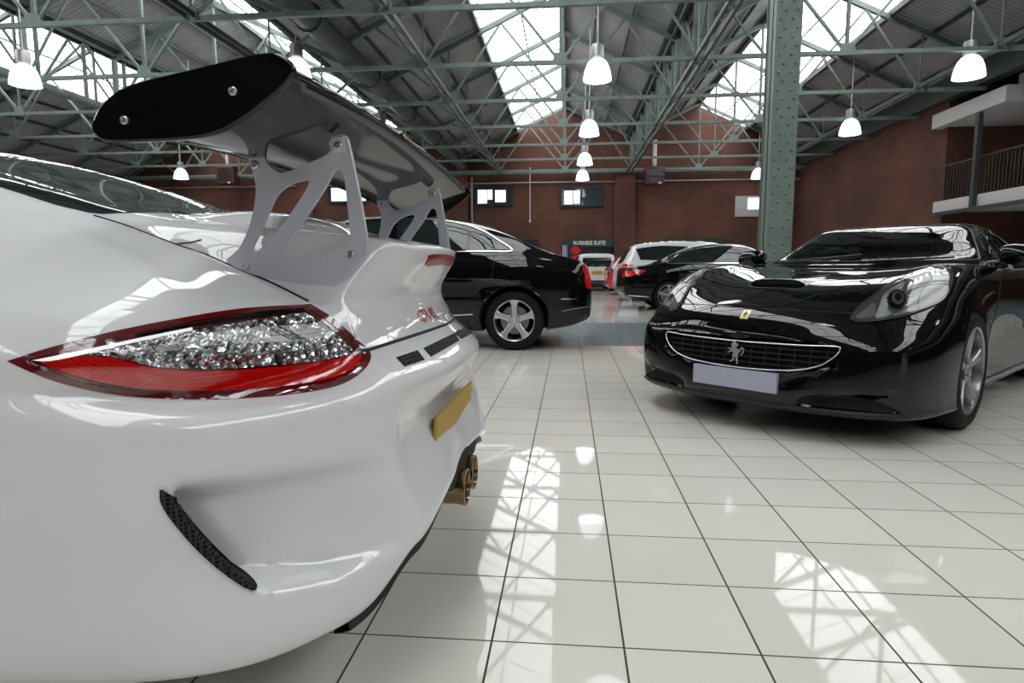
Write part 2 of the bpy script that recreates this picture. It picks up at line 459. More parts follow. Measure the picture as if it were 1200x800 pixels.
mat('sign_green', (.012, .05, .035), .4)
mat('sign_text', (.75, .78, .75), .5)
mat('heater_red', (.075, .022, .018), .5)
mat('dark_opening', (.012, .012, .013), .3, coat=.3)
mat('panel_white', (.42, .42, .40), .6)
mat('plaster', (.45, .44, .42), .8)
mat('cast_iron', (.35, .35, .34), .4, metal=.6)
mat('lamp_glow', (.9, .9, .92), .2, em=(.88, .92, 1.0), es=2.2)
mat('lamp_bulb', (1, 1, 1), .2, em=(1, .98, .95), es=25)

Y0, Y1 = -16.0, 32.2; XL, XR = -23.8, 11.15
def st(o, label=None): o['kind'] = 'structure'; (label and o.__setitem__('label', label)); return o
def quad(name, pts, m, thick=None): 
    return st(MB().add(pts, [tuple(range(len(pts)))]).build(name, m, fix=False))
# floor: tiles near, slate band, duller tiles behind
yb0, yb1 = 7.66, 10.98
st(MB().box(XL, XR+6, Y0, yb0, -.1, 0).build('floor', M['floor_tile']))
st(MB().box(XL, XR+6, yb0, yb1, -.1, 0).build('floor_band', M['band_tile']))
st(MB().box(XL, XR+6, yb1, Y1, -.1, 0).build('floor_far', M['far_tile']))
# back wall with gable, pilasters
SL = .46; ZR = 8.9
def roof_z(x):
    best = 0
    for rx, lo, hi in RIDGES:
        if lo <= x <= hi: best = max(best, ZR-SL*abs(x-rx))
    return best
RIDGES = [(-.25, -5.4, 2.95), (6.15, 2.95, 11.2), (-10.55, -13.75, -5.4), (-16.95, -23.9, -13.75)]
xs = sorted(set([XL, XR]+[r[0] for r in RIDGES]+[-5.4, 2.95, -13.75]))
prof = [(x, roof_z(x)) for x in xs]
w = MB(); poly = [(XL, 0)]+prof+[(XR, 0)]
poly = [(XL, 0), (XR, 0)]+[(x, z) for x, z in reversed(prof)]
w.prism(poly, lambda p: (p[0], Y1, p[1]), lambda p: (p[0], Y1+.3, p[1]))
st(w.build('wall_back', M['brick']))
pl = MB()
for x0, x1 in ((2.24, 3.25), (-5.9, -5.2), (-14.2, -13.4)): pl.box(x0, x1, Y1-.25, Y1+.05, 0, 5.7)
for x in (-.05, -8.6, 9.0): pl.box(x-.03, x+.03, Y1-.03, Y1+.02, 0, 5.6)
st(pl.build('trim_1', M['brick'], fix=True))
w = MB(); w.prism(poly, lambda p: (p[0], Y0-.3, p[1]), lambda p: (p[0], Y0, p[1])); st(w.build('wall_front', mat('dark_wall', (.02, .02, .021), .8)))
st(MB().box(XL-.3, XL, Y0, Y1, 0, 6.6).build('wall_left', M['brick']))
# right wall: brick beyond the balcony recess, recess with a back wall in front of it
YM = 20.1
st(MB().box(XR, XR+.3, YM, Y1, 0, 6.5).build('wall_right', M['brick']))
st(MB().box(XR+4.5, XR+4.8, Y0, YM, 0, 7.0).build('wall_recess', M['brick']))
st(MB().box(XR+.3, XR+4.8, YM, YM+.3, 0, 6.8).build('wall_recess_end', M['brick']))
# wall plates under the eaves
wp = MB(); wp.box(XR-.25, XR+.1, Y0, Y1, 5.85, 6.5)
st(wp.build('trim_2', M['dark_steel']))
st(MB().box(XL, XL+.35, Y0, Y1, 5.9, 6.1).build('trim_3', M['dark_steel']))
# roof slopes with skylights
DX = 2.41
def slope(name, xa, za, xb, zb, m, y0=Y0, y1=Y1, th=.06):
    vs = [(xa, y0, za), (xb, y0, zb), (xb, y1, zb), (xa, y1, za)]
    vs += [(a, b, c+th) for a, b, c in vs]
    return st(MB().add(vs, [(0, 1, 2, 3), (7, 6, 5, 4), (0, 4, 5, 1), (1, 5, 6, 2), (2, 6, 7, 3), (3, 7, 4, 0)]).build(name, m))
k = 0
for rx, lo, hi in RIDGES:
    for s, e in ((-1, lo), (1, hi)):
        k += 1; ze = ZR-SL*abs(e-rx); sky = (rx in (-.25, -16.95) and s == -1) or (rx in (6.15, -10.55) and s == 1)
        if sky:
            xm = rx+s*DX; zm = ZR-SL*DX
            slope('ceiling_%d' % k, xm, zm, e, ze, M['roof_sheet'])
            g = slope('window_%d' % k, rx+s*.05, ZR-.02, xm, zm, M['skylight_glass']); tag(g, 'long white glazed skylight strip beside roof ridge')
            b = MB()
            y = Y0
            while y < Y1:
                b.bar((rx, y, ZR-.03), (xm, y, zm-.03), .018, .02); y += .805
            for q in (.5,): b.bar((rx+s*DX*q, Y0, ZR-SL*DX*q-.05), (rx+s*DX*q, Y1, ZR-SL*DX*q-.05), .04, .05)
            b.build('glazing_bars', M['pale_steel'], g)
            b2 = MB(); b2.bar((xm, Y0, zm-.06), (xm, Y1, zm-.06), .14, .16); b2.build('sill_beam', M['dark_steel'], g)
        else: slope('ceiling_%d' % k, rx, ZR, e, ze, M['roof_sheet'])
# ridge, valley gutters
for i, (x, z, wd) in enumerate(((-.25, ZR-.08, .14), (6.15, ZR-.08, .14), (-10.55, ZR-.08, .14), (-16.95, ZR-.08, .14))):
    tag(MB().bar((x, Y0, z), (x, Y1, z), wd, .16).build('ridge_beam', M['dark_steel']), 'dark green ridge beam under the roof ridge', 'roof beam', 'ridge beams', 'structure')
g = MB(); g.tube([(-5.4, Y0+.1, 6.1), (-5.4, Y1-.4, 6.1)], .27, 14)
for i in range(8): g.tube([(-5.4, 1.0+4*i, 6.1), (-5.4, 1.12+4*i, 6.1)], .31, 14)
tag(g.build('valley_gutter', M['dark_steel'], smooth=40), 'large dark round pipe gutter running along the left roof valley', 'gutter')
# purlins: bars under the sheets along the hall
for rx, lo, hi in RIDGES:
    for s, e in ((-1, lo), (1, hi)):
        sky = (rx in (-.25, -16.95) and s == -1) or (rx in (6.15, -10.55) and s == 1)
        L = abs(e-rx); n = int(L/1.05); b = MB()
        for i in range(1, n+1):
            d = L*i/(n+.3)
            if sky and d < DX+.2: continue
            b.bar((rx+s*d, Y0, ZR-SL*d-.08), (rx+s*d, Y1, ZR-SL*d-.08), .05, .1)
        if b.v: tag(b.build('purlins', M['dark_steel']), 'dark green purlins under the roof sheets', 'purlin', 'roof purlins', 'structure')
# ---- trusses
BZ = 5.74
def member(name, a, b, w, h, m, parent): return MB().bar(a, b, w, h).build(name, M[m], parent)
def truss(name, left, ridge_l, valley, ridge_r, right, y):
    """one transverse truss; pairs of gables joined over a middle valley"""
    t = empty(name, (0, y, 0))
    member('bottom_chord', (left, 0, BZ), (right, 0, BZ), .10, .09, 'pale_steel', t)
    o = .17
    for p, q, rg in ((left, ridge_l, ridge_l), (ridge_l, valley, ridge_l), (valley, ridge_r, ridge_r), (ridge_r, right, ridge_r)):
        za = ZR-SL*abs(p-rg); zb = ZR-SL*abs(q-rg)
        member('rafter', (p, 0, za-o), (q, 0, zb-o), .11, .13, 'green_steel', t)
    for rg, e in ((ridge_l, left), (ridge_r, right)):
        s = -1 if e < rg else 1
        member('post', (rg, 0, BZ), (rg, 0, ZR-.2), .07, .07, 'green_steel', t)
        def R(dx, sg): return (rg+sg*dx, 0, ZR-SL*dx-.22)
        lower = (rg+s*3.25, 0, BZ)
        for sg in (s, -s): member('diagonal', (rg, 0, BZ), R(1.75, sg), .06, .06, 'pale_steel', t)
        member('diagonal', lower, R(1.75, s), .06, .06, 'pale_steel', t)
        member('post', R(3.25, s), lower, .035, .035, 'green_steel', t)
        if abs(e-rg) > 4.5: member('diagonal', lower, R(4.4, s), .06, .06, 'pale_steel', t)
        member('diagonal', R(1.75, -s), (valley, 0, BZ), .05, .05, 'pale_steel', t)
    member('post', (valley, 0, BZ), (valley, 0, ZR-SL*(valley-ridge_l)-.15), .12, .12, 'green_steel', t)
    for x in (ridge_l, ridge_r, ridge_l-3.25 if left < ridge_l-3.3 else ridge_l+3.25, ridge_r+3.25):
        MB().prism([(x-.2, BZ-.06), (x+.2, BZ-.06), (x+.13, BZ+.2), (x-.13, BZ+.2)], lambda p: (p[0], -.07, p[1]), lambda p: (p[0], -.045, p[1])).build('gusset_plate', M['pale_steel'], t)
    return t
ordn = ['first', 'second', 'third', 'fourth', 'fifth', 'sixth', 'seventh', 'eighth', 'ninth', 'tenth', 'eleventh', 'twelfth', 'thirteenth', 'fourteenth', 'fifteenth']
tr0 = truss('roof_truss', -5.4, -.25, 2.95, 6.15, 11.1, 0); tr1 = truss('roof_truss', -23.6, -16.95, -13.75, -10.55, -5.4, 0)
ty = [31.3-3.22*i for i in range(14)]
for i, y in enumerate(ty):
    for q, src in ((0, tr0), (1, tr1)):
        o = src if i == 0 else copy_tree(src); o.location = (0, y, 0)
        tag(o, 'green steel lattice roof truss over the %s bay, %s from the back wall' % (('main', 'left')[q], ordn[i]), 'roof truss', ('main bay roof trusses', 'left bay roof trusses')[q])
# ---- valley girders and node rails
for x, nm in ((2.9, 'main'), (-13.75, 'left')):
    g = empty('lattice_girder', (x, 0, 0)); zt = ZR-SL*3.2-.1
    for dx in (-.1, .1):
        member('bottom_chord', (dx, Y0+.02, BZ-.06), (dx, Y1-.5, BZ-.06), .06, .09, 'dark_steel', g); member('top_chord', (dx, Y0+.02, zt), (dx, Y1-.5, zt), .06, .1, 'dark_steel', g)
    y = Y0+1; i = 0
    while y < Y1-2:
        member('upright', (.0, y, BZ-.05), (.0, y, zt), .1, .05, 'green_steel', g)
        a, b = (BZ, zt) if i % 2 else (zt, BZ)
        member('lattice_bar', (.05, y, a), (.05, y+1.61, b), .05, .05, 'green_steel', g)
        y += 1.61; i += 1
    gt = MB().bar((0, Y0+.02, zt+.12), (0, Y1-.5, zt+.12), .4, .1).build('gutter_tray', M['dark_steel'], g)
    tag(g, 'deep green lattice girder under the %s' % ('valley right of the hanging lamps' if nm == 'main' else 'far left roof valley'), 'girder')
for x, s in ((-3.5, 'left of the middle skylight'), (9.4, 'right of the riveted column'), (-13.7+6.4, 'above the dark wing')):
    b = MB()
    for dx in (-.09, .09): b.bar((x+dx, Y0, BZ+.05), (x+dx, Y1, BZ+.05), .05, .1)
    y = Y0; i = 0
    while y < Y1-1: b.bar((x-.09, y, BZ+.05), (x+.09, y+.8, BZ+.05), .02, .02); y += .8
    tag(b.build('tie_rail', M['dark_steel']), 'twin steel tie rail along the trusses %s' % s, 'tie rail')
# wall beam and pipe on the back wall
tag(MB().bar((XL, Y1-.35, 5.78), (XR, Y1-.35, 5.78), .2, .2).build('wall_beam', M['green_steel']), 'green steel beam along the back brick wall', 'beam', None, 'structure')
b = MB(); b.tube([(XL, Y1-.15, 5.28), (XR, Y1-.15, 5.28)], .035, 8)
tag(b.build('wall_pipe', M['cast_iron'], smooth=40), 'thin grey pipe along the back brick wall', 'pipe', None, 'structure')
b = MB(); b.tube([(-2.0, Y1-.4, 6.0), (-2.0, Y1-.4, 3.35)], .03, 8); b.tube([(-2.0, Y1-.4, 3.42), (-2.0, Y1-.4, 3.28)], .05, 8)
tag(b.build('hanging_rod', M['white_fascia'], smooth=40), 'thin pale rod hanging before the back wall', 'rod')
for i, (x, z0) in enumerate(((-8.2, 0), (-5.0, 0), (-16.0, 0))):
    tag(MB().tube([(x, Y1-.1, z0), (x, Y1-.1, 5.6)], .06, 8).build('downpipe', M['cast_iron'], smooth=40), 'grey downpipe on the back brick wall, %s' % ('behind the wing stays', 'behind the black saloon roof', 'below the left heater')[i], 'pipe')
# ---- riveted column
cx, cy = 2.92, 9.3
col = empty('steel_column', (cx, cy, 0))
b = MB(); hw = .15
b.box(-hw, hw, -.02, .02, .03, BZ-.1); b.box(-hw, -hw+.03, -.2, .2, .03, BZ-.1); b.box(hw-.03, hw, -.2, .2, .03, BZ-.1)
b.box(-hw+.02, hw-.02, -.2, -.17, .03, BZ-.1); b.box(-hw+.02, hw-.02, .17, .2, .03, BZ-.1)
b.build('shaft', M['column_steel'], col)
b = MB(); b.box(-hw-.02, hw+.02, -.215, -.2, .03, BZ-.1); b.box(-hw-.02, hw+.02, .2, .215, .03, BZ-.1); b.build('flange_plates', M['column_steel'], col)
rv = MB(); z = .25; i = 0
while z < BZ-.2:
    for dx in ((-.11, .05) if i % 2 else (-.05, .11)):
        rv.lathe([(.021, 0), (.019, -.014), (.010, -.021), (.0005, -.022)], (dx-.0, -.215, z), 'Y', 8)
    for dx in ((-.1, .1)): rv.lathe([(.022, 0), (.018, -.011), (.008, -.017), (.0005, -.018)], (0, 0, 0), 'Y', 8) if 0 else None
    z += .115; i += 1
rv.build('rivets', M['column_steel'], col, smooth=60)
b = MB(); b.box(-.38, .38, -.33, .33, 0, .035)
for s in (-1, 1): b.prism([(s*.24, .03), (s*.36, .03), (s*.24, .4)], lambda p: (p[0], -.2, p[1]), lambda p: (p[0], -.17, p[1]))
b.build('base_plate', M['column_steel'], col)
tag(col, 'grey green riveted steel column standing behind the black sports car', 'column')
# ---- back wall windows
def wall_window(n, x0, x1, z0, z1, lit):
    g = MB().box(x0, x1, Y1-.06, Y1-.03, z0, z1).build('window_%d' % n, M['window_dim']); st(g, 'small wide window in the back brick wall')
    f = MB(); t = .09
    for a in ((x0-t, x1+t, z0-t, z0), (x0-t, x1+t, z1, z1+t), (x0-t, x0, z0, z1), (x1, x1+t, z0, z1)): f.box(a[0], a[1], Y1-.12, Y1-.02, a[2], a[3])
    f.box((x0+x1)/2-.04, (x0+x1)/2+.04, Y1-.11, Y1-.03, z0, z1); f.build('window_frame', M['frame_dark'], g)
    p = MB()
    for a, b2, c, d in lit: p.box(x0+(x1-x0)*a, x0+(x1-x0)*b2, Y1-.075, Y1-.055, z0+(z1-z0)*c, z0+(z1-z0)*d)
    p.build('bright_pane', M['window_glass'], g)
wall_window(21, -4.75, -3.0, 4.25, 5.0, ((.03, .3, .05, .95), (.32, .46, .3, .95), (.54, .85, .12, .92)))
wall_window(22, -.4, 1.55, 4.15, 4.95, ((.06, .28, .05, .9), (.3, .46, .1, .9)))
wall_window(23, -12.5, -10.5, 4.45, 5.2, ((.03, .5, .05, .95), (.55, .95, .05, .7)))
g = MB().box(8.15, 9.5, Y1-.06, Y1-.02, 3.5, 4.5).build('window_24', M['panel_white']); st(g, 'white framed window on the back wall beside the column')
MB().box(8.75, 9.5, Y1-.09, Y1-.06, 3.85, 4.4).build('bright_pane', M['window_glass'], g)
# ---- doors under dark headers on the back wall
def text_mesh(name, body, size, m, parent, loc, rot, extrude=.004, cond=1.0, bold=0.0, align='CENTER'):
    cu = bpy.data.curves.new('t', 'FONT'); cu.body = body; cu.size = size; cu.extrude = extrude; cu.align_x = align; cu.align_y = 'CENTER'; cu.offset = bold; cu.resolution_u = 3
    t = bpy.data.objects.new('t', cu); C.objects.link(t); dg = bpy.context.evaluated_depsgraph_get(); dg.update()
    me = bpy.data.meshes.new_from_object(t.evaluated_get(dg)); bpy.data.objects.remove(t, do_unlink=True)
    for v in me.vertices: v.co.x *= cond
    me.materials.clear(); me.materials.append(m)
    o = bpy.data.objects.new(name, me); C.objects.link(o); o.parent = parent; o.location = loc; o.rotation_euler = rot; return o
def doorway(n, x0, x1, txt, hz=2.42):
    d = MB().box(x0, x1, Y1-.12, Y1-.02, 0, 2.05).build('door_%d' % n, M['dark_opening']); st(d, 'dark doorway in the back brick wall')
    f = MB()
    for a in (x0, x0+(x1-x0)*.36, x0+(x1-x0)*.68, x1): f.box(a-.035, a+.035, Y1-.17, Y1-.1, 0, 2.05)
    f.build('door_frame', M['frame_dark'], d)
    h = MB().box(x0-.12, x1+.12, Y1-.3, Y1-.02, 2.05, hz).build('sign_board', M['sign_green'])
    return h
h = doorway(31, -.1, 2.1, 1); tag(h, 'dark green board with white capital lettering above the door', 'sign')
text_mesh('lettering', 'BUSINESS SUITE', .27, M['sign_text'], h, (1.0, Y1-.31, 2.235), (PI/2, 0, 0), cond=.86, bold=.006)
h = doorway(32, -3.9, -1.7, 0); tag(h, 'dark board with a small grey emblem above the left door', 'sign'); h.data.materials[0] = M['dark_opening']
e = MB(); e.prism(spline([(-3.4, 2.27), (-2.9, 2.33), (-2.4, 2.27), (-2.6, 2.2), (-2.9, 2.18), (-3.2, 2.2)], 5), lambda p: (p[0], Y1-.315, p[1]), lambda p: (p[0], Y1-.3, p[1])); e.build('emblem', M['dark_alloy'], h)
h = doorway(33, 4.7, 7.6, 0); tag(h, 'dark header board above the doorway behind the white car', 'sign'); 
# banner stand left of the door
b = empty('banner_stand', (.05, 30.9, 0))
MB().box(-.45, .55, -.15, .15, 0, .08).build('base', M['alloy'], b)
MB().box(-.4, .5, -.01, .01, .08, 2.12).build('panel', M['dark_opening'], b)
s = MB()
for x in (-.38, -.27): s.box(x, x+.05, -.018, -.01, .1, 2.1)
s.build('white_stripe', M['white_fascia'], b)
s = MB()
for x in (-.34, -.2): s.box(x, x+.07, -.02, -.01, .1, 2.1)
s.build('blue_stripe', mat('banner_blue', (.12, .14, .35), .5), b)
s = MB()
for z in (.4, .9, 1.35, 1.8): s.prism(spline([(0, z), (.1, z+.2), (.3, z+.24), (.48, z+.1), (.46, z-.08), (.2, z-.12)], 4), lambda p: (p[0], -.022, p[1]), lambda p: (p[0], -.01, p[1]))
s.build('red_print', M['red_paint'], b); tag(b, 'tall banner with blue stripes and red shapes beside the door', 'banner')
# ---- shutter cladding on left wall
cl = MB(); z = 4.5
while z < 7.9: cl.box(XL, XL+.12, 22, Y1-.05, z, z+.13); z += .15
tag(cl.build('wall_cladding', M['panel_white']), 'pale ribbed cladding panel high on the left wall', 'cladding', None, 'structure')
# ---- balcony on the right
bal = empty('balcony', (0, 0, 0))
b = MB(); b.box(XR-.1, XR+4.5, Y0, YM+.2, 2.62, 2.9); b.build('floor_slab', M['white_fascia'], bal)
b = MB(); b.box(XR-.15, XR+.02, Y0, YM+.2, 2.6, 2.93); b.build('fascia', M['white_fascia'], bal)
for y in (18.3, 13.3, 8.3):
    MB().box(XR-.28, XR-.16, y-.07, y+.07, 2.55, 5.08).build('post', M['dark_steel'], bal)
MB().box(XR-.26, XR-.18, Y0, YM, 2.5, 2.6).build('edge_rail', M['dark_steel'], bal)
b = MB(); b.tube([(XR-.05, Y0, 3.95), (XR-.05, YM, 3.95)], .025, 8); y = Y0
while y < YM: b.tube([(XR-.05, y, 2.9), (XR-.05, y, 3.95)], .012, 5, cap=False); y += .14
b.build('railing', M['dark_steel'], bal)
tag(bal, 'white edged upper balcony with thin dark railing on the right', 'balcony')
cn = empty('canopy', (0, 0, 0))
MB().box(XR-.3, XR+4.5, 17.2, YM+.3, 5.1, 5.5).build('lower_slab', M['white_fascia'], cn)
MB().box(XR-.3, XR+4.4, Y0+.1, 16.5, 5.3, 5.95).build('upper_slab', M['white_fascia'], cn)
MB().box(XR+.1, XR+4.6, 16.0, 17.4, 5.2, 5.8).build('link', M['soffit'], cn)
tag(cn, 'pale stepped ceiling slab above the balcony on the right', 'canopy')
slope('ceiling_side', XR, 6.5, XR+4.8, 6.9, M['roof_sheet'], Y0, Y1)
g = MB().box(XR+4.42, XR+4.5, 16.6, 20.6, 3.2, 4.9).build('window_41', M['window_dim']); st(g, 'dark window behind the balcony')
g = MB().box(XR+4.42, XR+4.5, 9, 20.0, .8, 2.3).build('window_42', mat('dusk_glass', (.10, .09, .055), .1, coat=1)); st(g, 'dim window under the balcony')
f = MB(); 
for y in (9, 12, 15, 18, 20): f.box(XR+4.36, XR+4.42, y-.05, y+.05, .8, 2.3)
f.box(XR+4.36, XR+4.42, 9, 20, 2.25, 2.35); f.build('window_frame', M['frame_dark'], g)
# ---- unit heaters hung from the roof
def heater(x, y, z, label):
    h = empty('unit_heater', (x, y, z)); bevel(MB().box(-.45, .45, -.35, .35, 0, .85).build('casing', M['heater_red'], h), .03)
    l = MB()
    for i in range(7): l.box(-.36, .36, -.37, -.345, .12+i*.1, .17+i*.1)
    l.build('louvres', M['dark_opening'], h); t = MB()
    for dx in (-.3, .3): t.tube([(dx, 0, .85), (dx, 0, BZ-z)], .02, 6)
    t.build('hanger', M['cast_iron'], h); MB().tube([(0, 0, .85), (0, 0, 2.1)], .1, 10).build('flue', M['white_fascia'], h, smooth=40)
    MB().box(.15, .3, -.38, -.35, .0, .08).build('label_plate', M['white_fascia'], h)
    tag(h, label, 'heater')
heater(4.05, 31.2, 4.98, 'dark red box heater hanging right of the middle lamps')
heater(-17.5, 31.2, 5.3, 'dark red box heater hanging behind the wing at left')
# ---- pendant lamps
def make_lamp():
    t = empty('pendant_lamp', (0, 0, 0))
    MB().lathe([(.0005, .42), (.13, .42), (.145, .36), (.145, .14), (.11, .1), (.0005, .1)], n=20).build('ballast_housing', M['cast_iron'], t, smooth=40)
    MB().lathe([(.10, .11), (.17, .08), (.235, 0), (.285, -.13), (.315, -.27), (.325, -.36), (.315, -.36), (.30, -.26), (.27, -.13), (.22, -.01), (.15, .065), (.09, .09)], n=32).build('lamp_shade', M['lamp_glow'], t, smooth=60)
    MB().lathe([(.0005, .06), (.05, .04), (.06, -.05), (.05, -.14), (.0005, -.17)], n=12).build('bulb', M['lamp_bulb'], t, smooth=60)
    MB().tube([(0, 0, 0), (0, 0, 1)], .018, 8).build('drop_rod', M['white_fascia'], t).location = (0, 0, .42)
    return t
lp = make_lamp()
def lampset():
    L = []
    for i, y in enumerate((14.9, 20.8, 26.5, 31.0)): L.append((.6, y, 'middle row', i))
    for i, y in enumerate((15.5, 21.5, 27.3, 31.3)): L.append((8.95, y, 'right row', i))
    for i, y in enumerate((14.2, 20.6, 26.5)): L.append((-6.2, y, 'row above the wing', i))
    for i, y in enumerate((14.0, 20.5, 28.6)): L.append((-12.7 if i < 2 else -18.4, y, 'far left row', i))
    for x in (.6, 8.95, -6.2): L += [(x, 8.6, 'x', 9), (x, 2.6, 'x', 9), (x, -4, 'x', 9)]
    return L
near = ['nearest', 'second nearest', 'third nearest', 'farthest']
for i, (x, y, row, k) in enumerate(lampset()):
    o = lp if i == 0 else copy_tree(lp); o.location = (x, y, 5.58)
    for c in o.children:
        if c.name.startswith('drop_rod'): c.scale = (1, 1, roof_z(x)-5.58-.46)
    if k == 9: tag(o, 'white bell pendant lamp hanging over the near part of the hall', 'pendant lamp', 'overhead pendant lamps')
    else: tag(o, 'white bell pendant lamp, %s in the %s' % (near[k], row), 'pendant lamp', 'hanging hall lamps')
# ================================================================ white rear-engined sports car
POR = empty('sports_car', (-.31115, 1.80935, 0), 3.12336)
vr = view_ray(POR)
por_cols = [
 # R0 (floor centre) R1 under R2 edge R3 .42 R4 .56 R5 bulge R6 seam R7 R8 R9 lip R10 R11 R12 window base R13 R14 R15 ridge   (v,u,z)
 [(.6,0,.27),(.15,0,.30),(.015,0,.375),(.015,0,.43),(.045,0,.56),(-.022,0,.685),(.055,0,.775),(.098,0,.815),(.112,0,.885),(.052,0,.978),(.088,0,1.013),(.35,0,1.048),(.72,0,1.095),(1.2,0,1.252),(1.7,0,1.335),(2.1,0,1.35)],
 [(.6,0,.27),(.15,.25,.30),(.0,.25,.37),(-.005,.25,.43),(.048,.25,.56),(-.006,.25,.685),(.082,.25,.770),(.112,.25,.812),(.122,.25,.885),(.072,.24,.975),(.11,.235,1.01),(.38,.25,1.043),(.72,.26,1.088),(1.2,.25,1.24),(1.7,.23,1.325),(2.1,0,1.35)],
 [(.6,0,.27),(.18,.43,.26),(.012,.43,.325),(.02,.44,.43),(.062,.44,.56),(.042,.45,.685),(.122,.465,.76),(.145,.46,.805),(.168,.425,.875),(.138,.385,.968),(.165,.365,1.0),(.40,.36,1.032),(.70,.40,1.075),(1.15,.44,1.205),(1.7,.40,1.295),(2.1,0,1.35)],
 [(.62,0,.27),(.2,.47,.27),(.035,.50,.305),(.04,.51,.43),(.06,.51,.56),(.065,.51,.685),(.138,.50,.755),(.16,.49,.805),(.20,.492,.858),(.26,.485,.866),(.37,.475,.892),(.50,.462,.952),(.69,.49,1.062),(1.1,.52,1.185),(1.7,.45,1.275),(2.1,0,1.35)],
 [(.65,0,.27),(.22,.55,.25),(.09,.60,.235),(.088,.605,.43),(.095,.605,.56),(.105,.60,.68),(.17,.58,.722),(.19,.57,.79),(.236,.548,.862),(.30,.54,.897),(.41,.525,.948),(.54,.52,.998),(.69,.56,1.05),(1.05,.60,1.15),(1.7,.50,1.235),(2.1,0,1.35)],
 [(.7,0,.27),(.30,.62,.25),(.15,.71,.228),(.172,.72,.43),(.175,.72,.56),(.188,.72,.675),(.255,.70,.708),(.268,.69,.785),(.312,.68,.856),(.365,.662,.892),(.45,.637,.937),(.57,.605,.99),(.74,.61,1.052),(1.1,.64,1.13),(1.7,.53,1.21),(2.15,0,1.35)],
 [(.75,0,.27),(.40,.70,.25),(.252,.805,.222),(.278,.82,.43),(.285,.822,.56),(.30,.82,.675),(.362,.80,.711),(.36,.795,.78),(.383,.783,.838),(.42,.757,.885),(.49,.707,.937),(.61,.665,.99),(.80,.665,1.045),(1.15,.68,1.11),(1.75,.56,1.19),(2.2,0,1.35)],
 [(.8,0,.27),(.52,.76,.25),(.385,.865,.228),(.425,.885,.43),(.43,.888,.56),(.44,.885,.68),(.49,.865,.732),(.475,.868,.775),(.475,.858,.815),(.50,.832,.868),(.57,.78,.918),(.70,.725,.975),(.90,.705,1.028),(1.25,.71,1.085),(1.8,.59,1.175),(2.25,0,1.35)],
 [(.9,0,.27),(.68,.79,.25),(.61,.895,.225),(.62,.92,.42),(.62,.925,.56),(.62,.92,.68),(.63,.907,.745),(.62,.902,.785),(.625,.888,.822),(.65,.86,.87),(.72,.812,.915),(.85,.765,.963),(1.05,.74,1.008),(1.4,.745,1.05),(1.9,.62,1.16),(2.3,0,1.35)],
 [(1.05,0,.26),(1.0,.8,.24),(1.0,.91,.21),(1.0,.93,.42),(1.0,.935,.56),(1.0,.93,.68),(1.0,.92,.75),(1.0,.912,.79),(1.0,.897,.83),(1.02,.872,.87),(1.08,.83,.91),(1.2,.785,.95),(1.4,.76,.98),(1.7,.757,1.01),(2.1,.64,1.15),(2.35,0,1.35)],
 [(1.5,0,.2),(1.5,.75,.15),(1.5,.86,.15),(1.5,.88,.42),(1.5,.88,.56),(1.5,.88,.68),(1.5,.87,.75),(1.5,.865,.79),(1.5,.855,.83),(1.55,.835,.87),(1.6,.805,.90),(1.75,.775,.93),(1.9,.757,.955),(2.1,.752,.98),(2.3,.65,1.15),(2.4,0,1.345)],
 [(2.4,0,.2),(2.4,.75,.15),(2.4,.85,.15),(2.4,.87,.42),(2.4,.87,.56),(2.4,.87,.68),(2.4,.86,.75),(2.4,.855,.79),(2.4,.845,.83),(2.4,.83,.87),(2.4,.80,.9),(2.4,.775,.93),(2.4,.757,.955),(2.42,.75,.985),(2.45,.65,1.15),(2.5,0,1.335)],
 [(3.0,0,.2),(3.0,.75,.15),(3.0,.86,.15),(3.0,.88,.42),(3.0,.88,.56),(3.0,.875,.68),(3.0,.87,.75),(3.0,.865,.79),(3.0,.85,.83),(3.0,.83,.87),(2.97,.80,.9),(2.95,.77,.93),(2.9,.75,.95),(2.88,.74,.975),(2.75,.62,1.14),(2.6,0,1.32)],
 [(3.5,0,.2),(3.5,.75,.15),(3.5,.88,.15),(3.5,.90,.42),(3.5,.90,.56),(3.5,.90,.68),(3.5,.89,.75),(3.48,.875,.79),(3.45,.85,.82),(3.42,.81,.845),(3.38,.76,.86),(3.3,.71,.885),(3.2,.68,.915),(3.05,.66,.96),(2.85,.56,1.12),(2.68,0,1.285)],
 [(3.9,0,.2),(4.0,.65,.15),(4.15,.78,.15),(4.15,.80,.42),(4.12,.80,.5),(4.1,.79,.6),(4.05,.77,.68),(4.0,.74,.73),(3.9,.70,.76),(3.8,.66,.775),(3.7,.60,.79),(3.55,.54,.83),(3.4,.50,.87),(3.18,.50,.94),(2.95,.42,1.1),(2.73,0,1.27)],
 [(4.1,0,.2),(4.25,.4,.15),(4.37,.48,.15),(4.38,.50,.42),(4.36,.50,.5),(4.3,.50,.57),(4.2,.48,.63),(4.1,.46,.67),(4.0,.44,.70),(3.9,.4,.72),(3.75,.35,.76),(3.6,.30,.81),(3.42,.27,.865),(3.24,.27,.94),(3.0,.22,1.08),(2.77,0,1.26)],
 [(4.2,0,.2),(4.35,0,.15),(4.45,0,.15),(4.46,0,.42),(4.43,0,.5),(4.35,0,.57),(4.25,0,.62),(4.15,0,.655),(4.05,0,.68),(3.95,0,.70),(3.8,0,.74),(3.63,0,.80),(3.45,0,.86),(3.25,0,.94),(3.02,0,1.07),(2.8,0,1.255)],
]
half, ring = ring_surface('body', por_cols, [12, 11, 8, 16, 22, 24, 22, 16, 8, 6, 4, 4, 4, 4, 4, 4], [3, 4, 22, 14, 10, 9, 8, 7, 8, 7, 6, 6, 8, 6, 5])
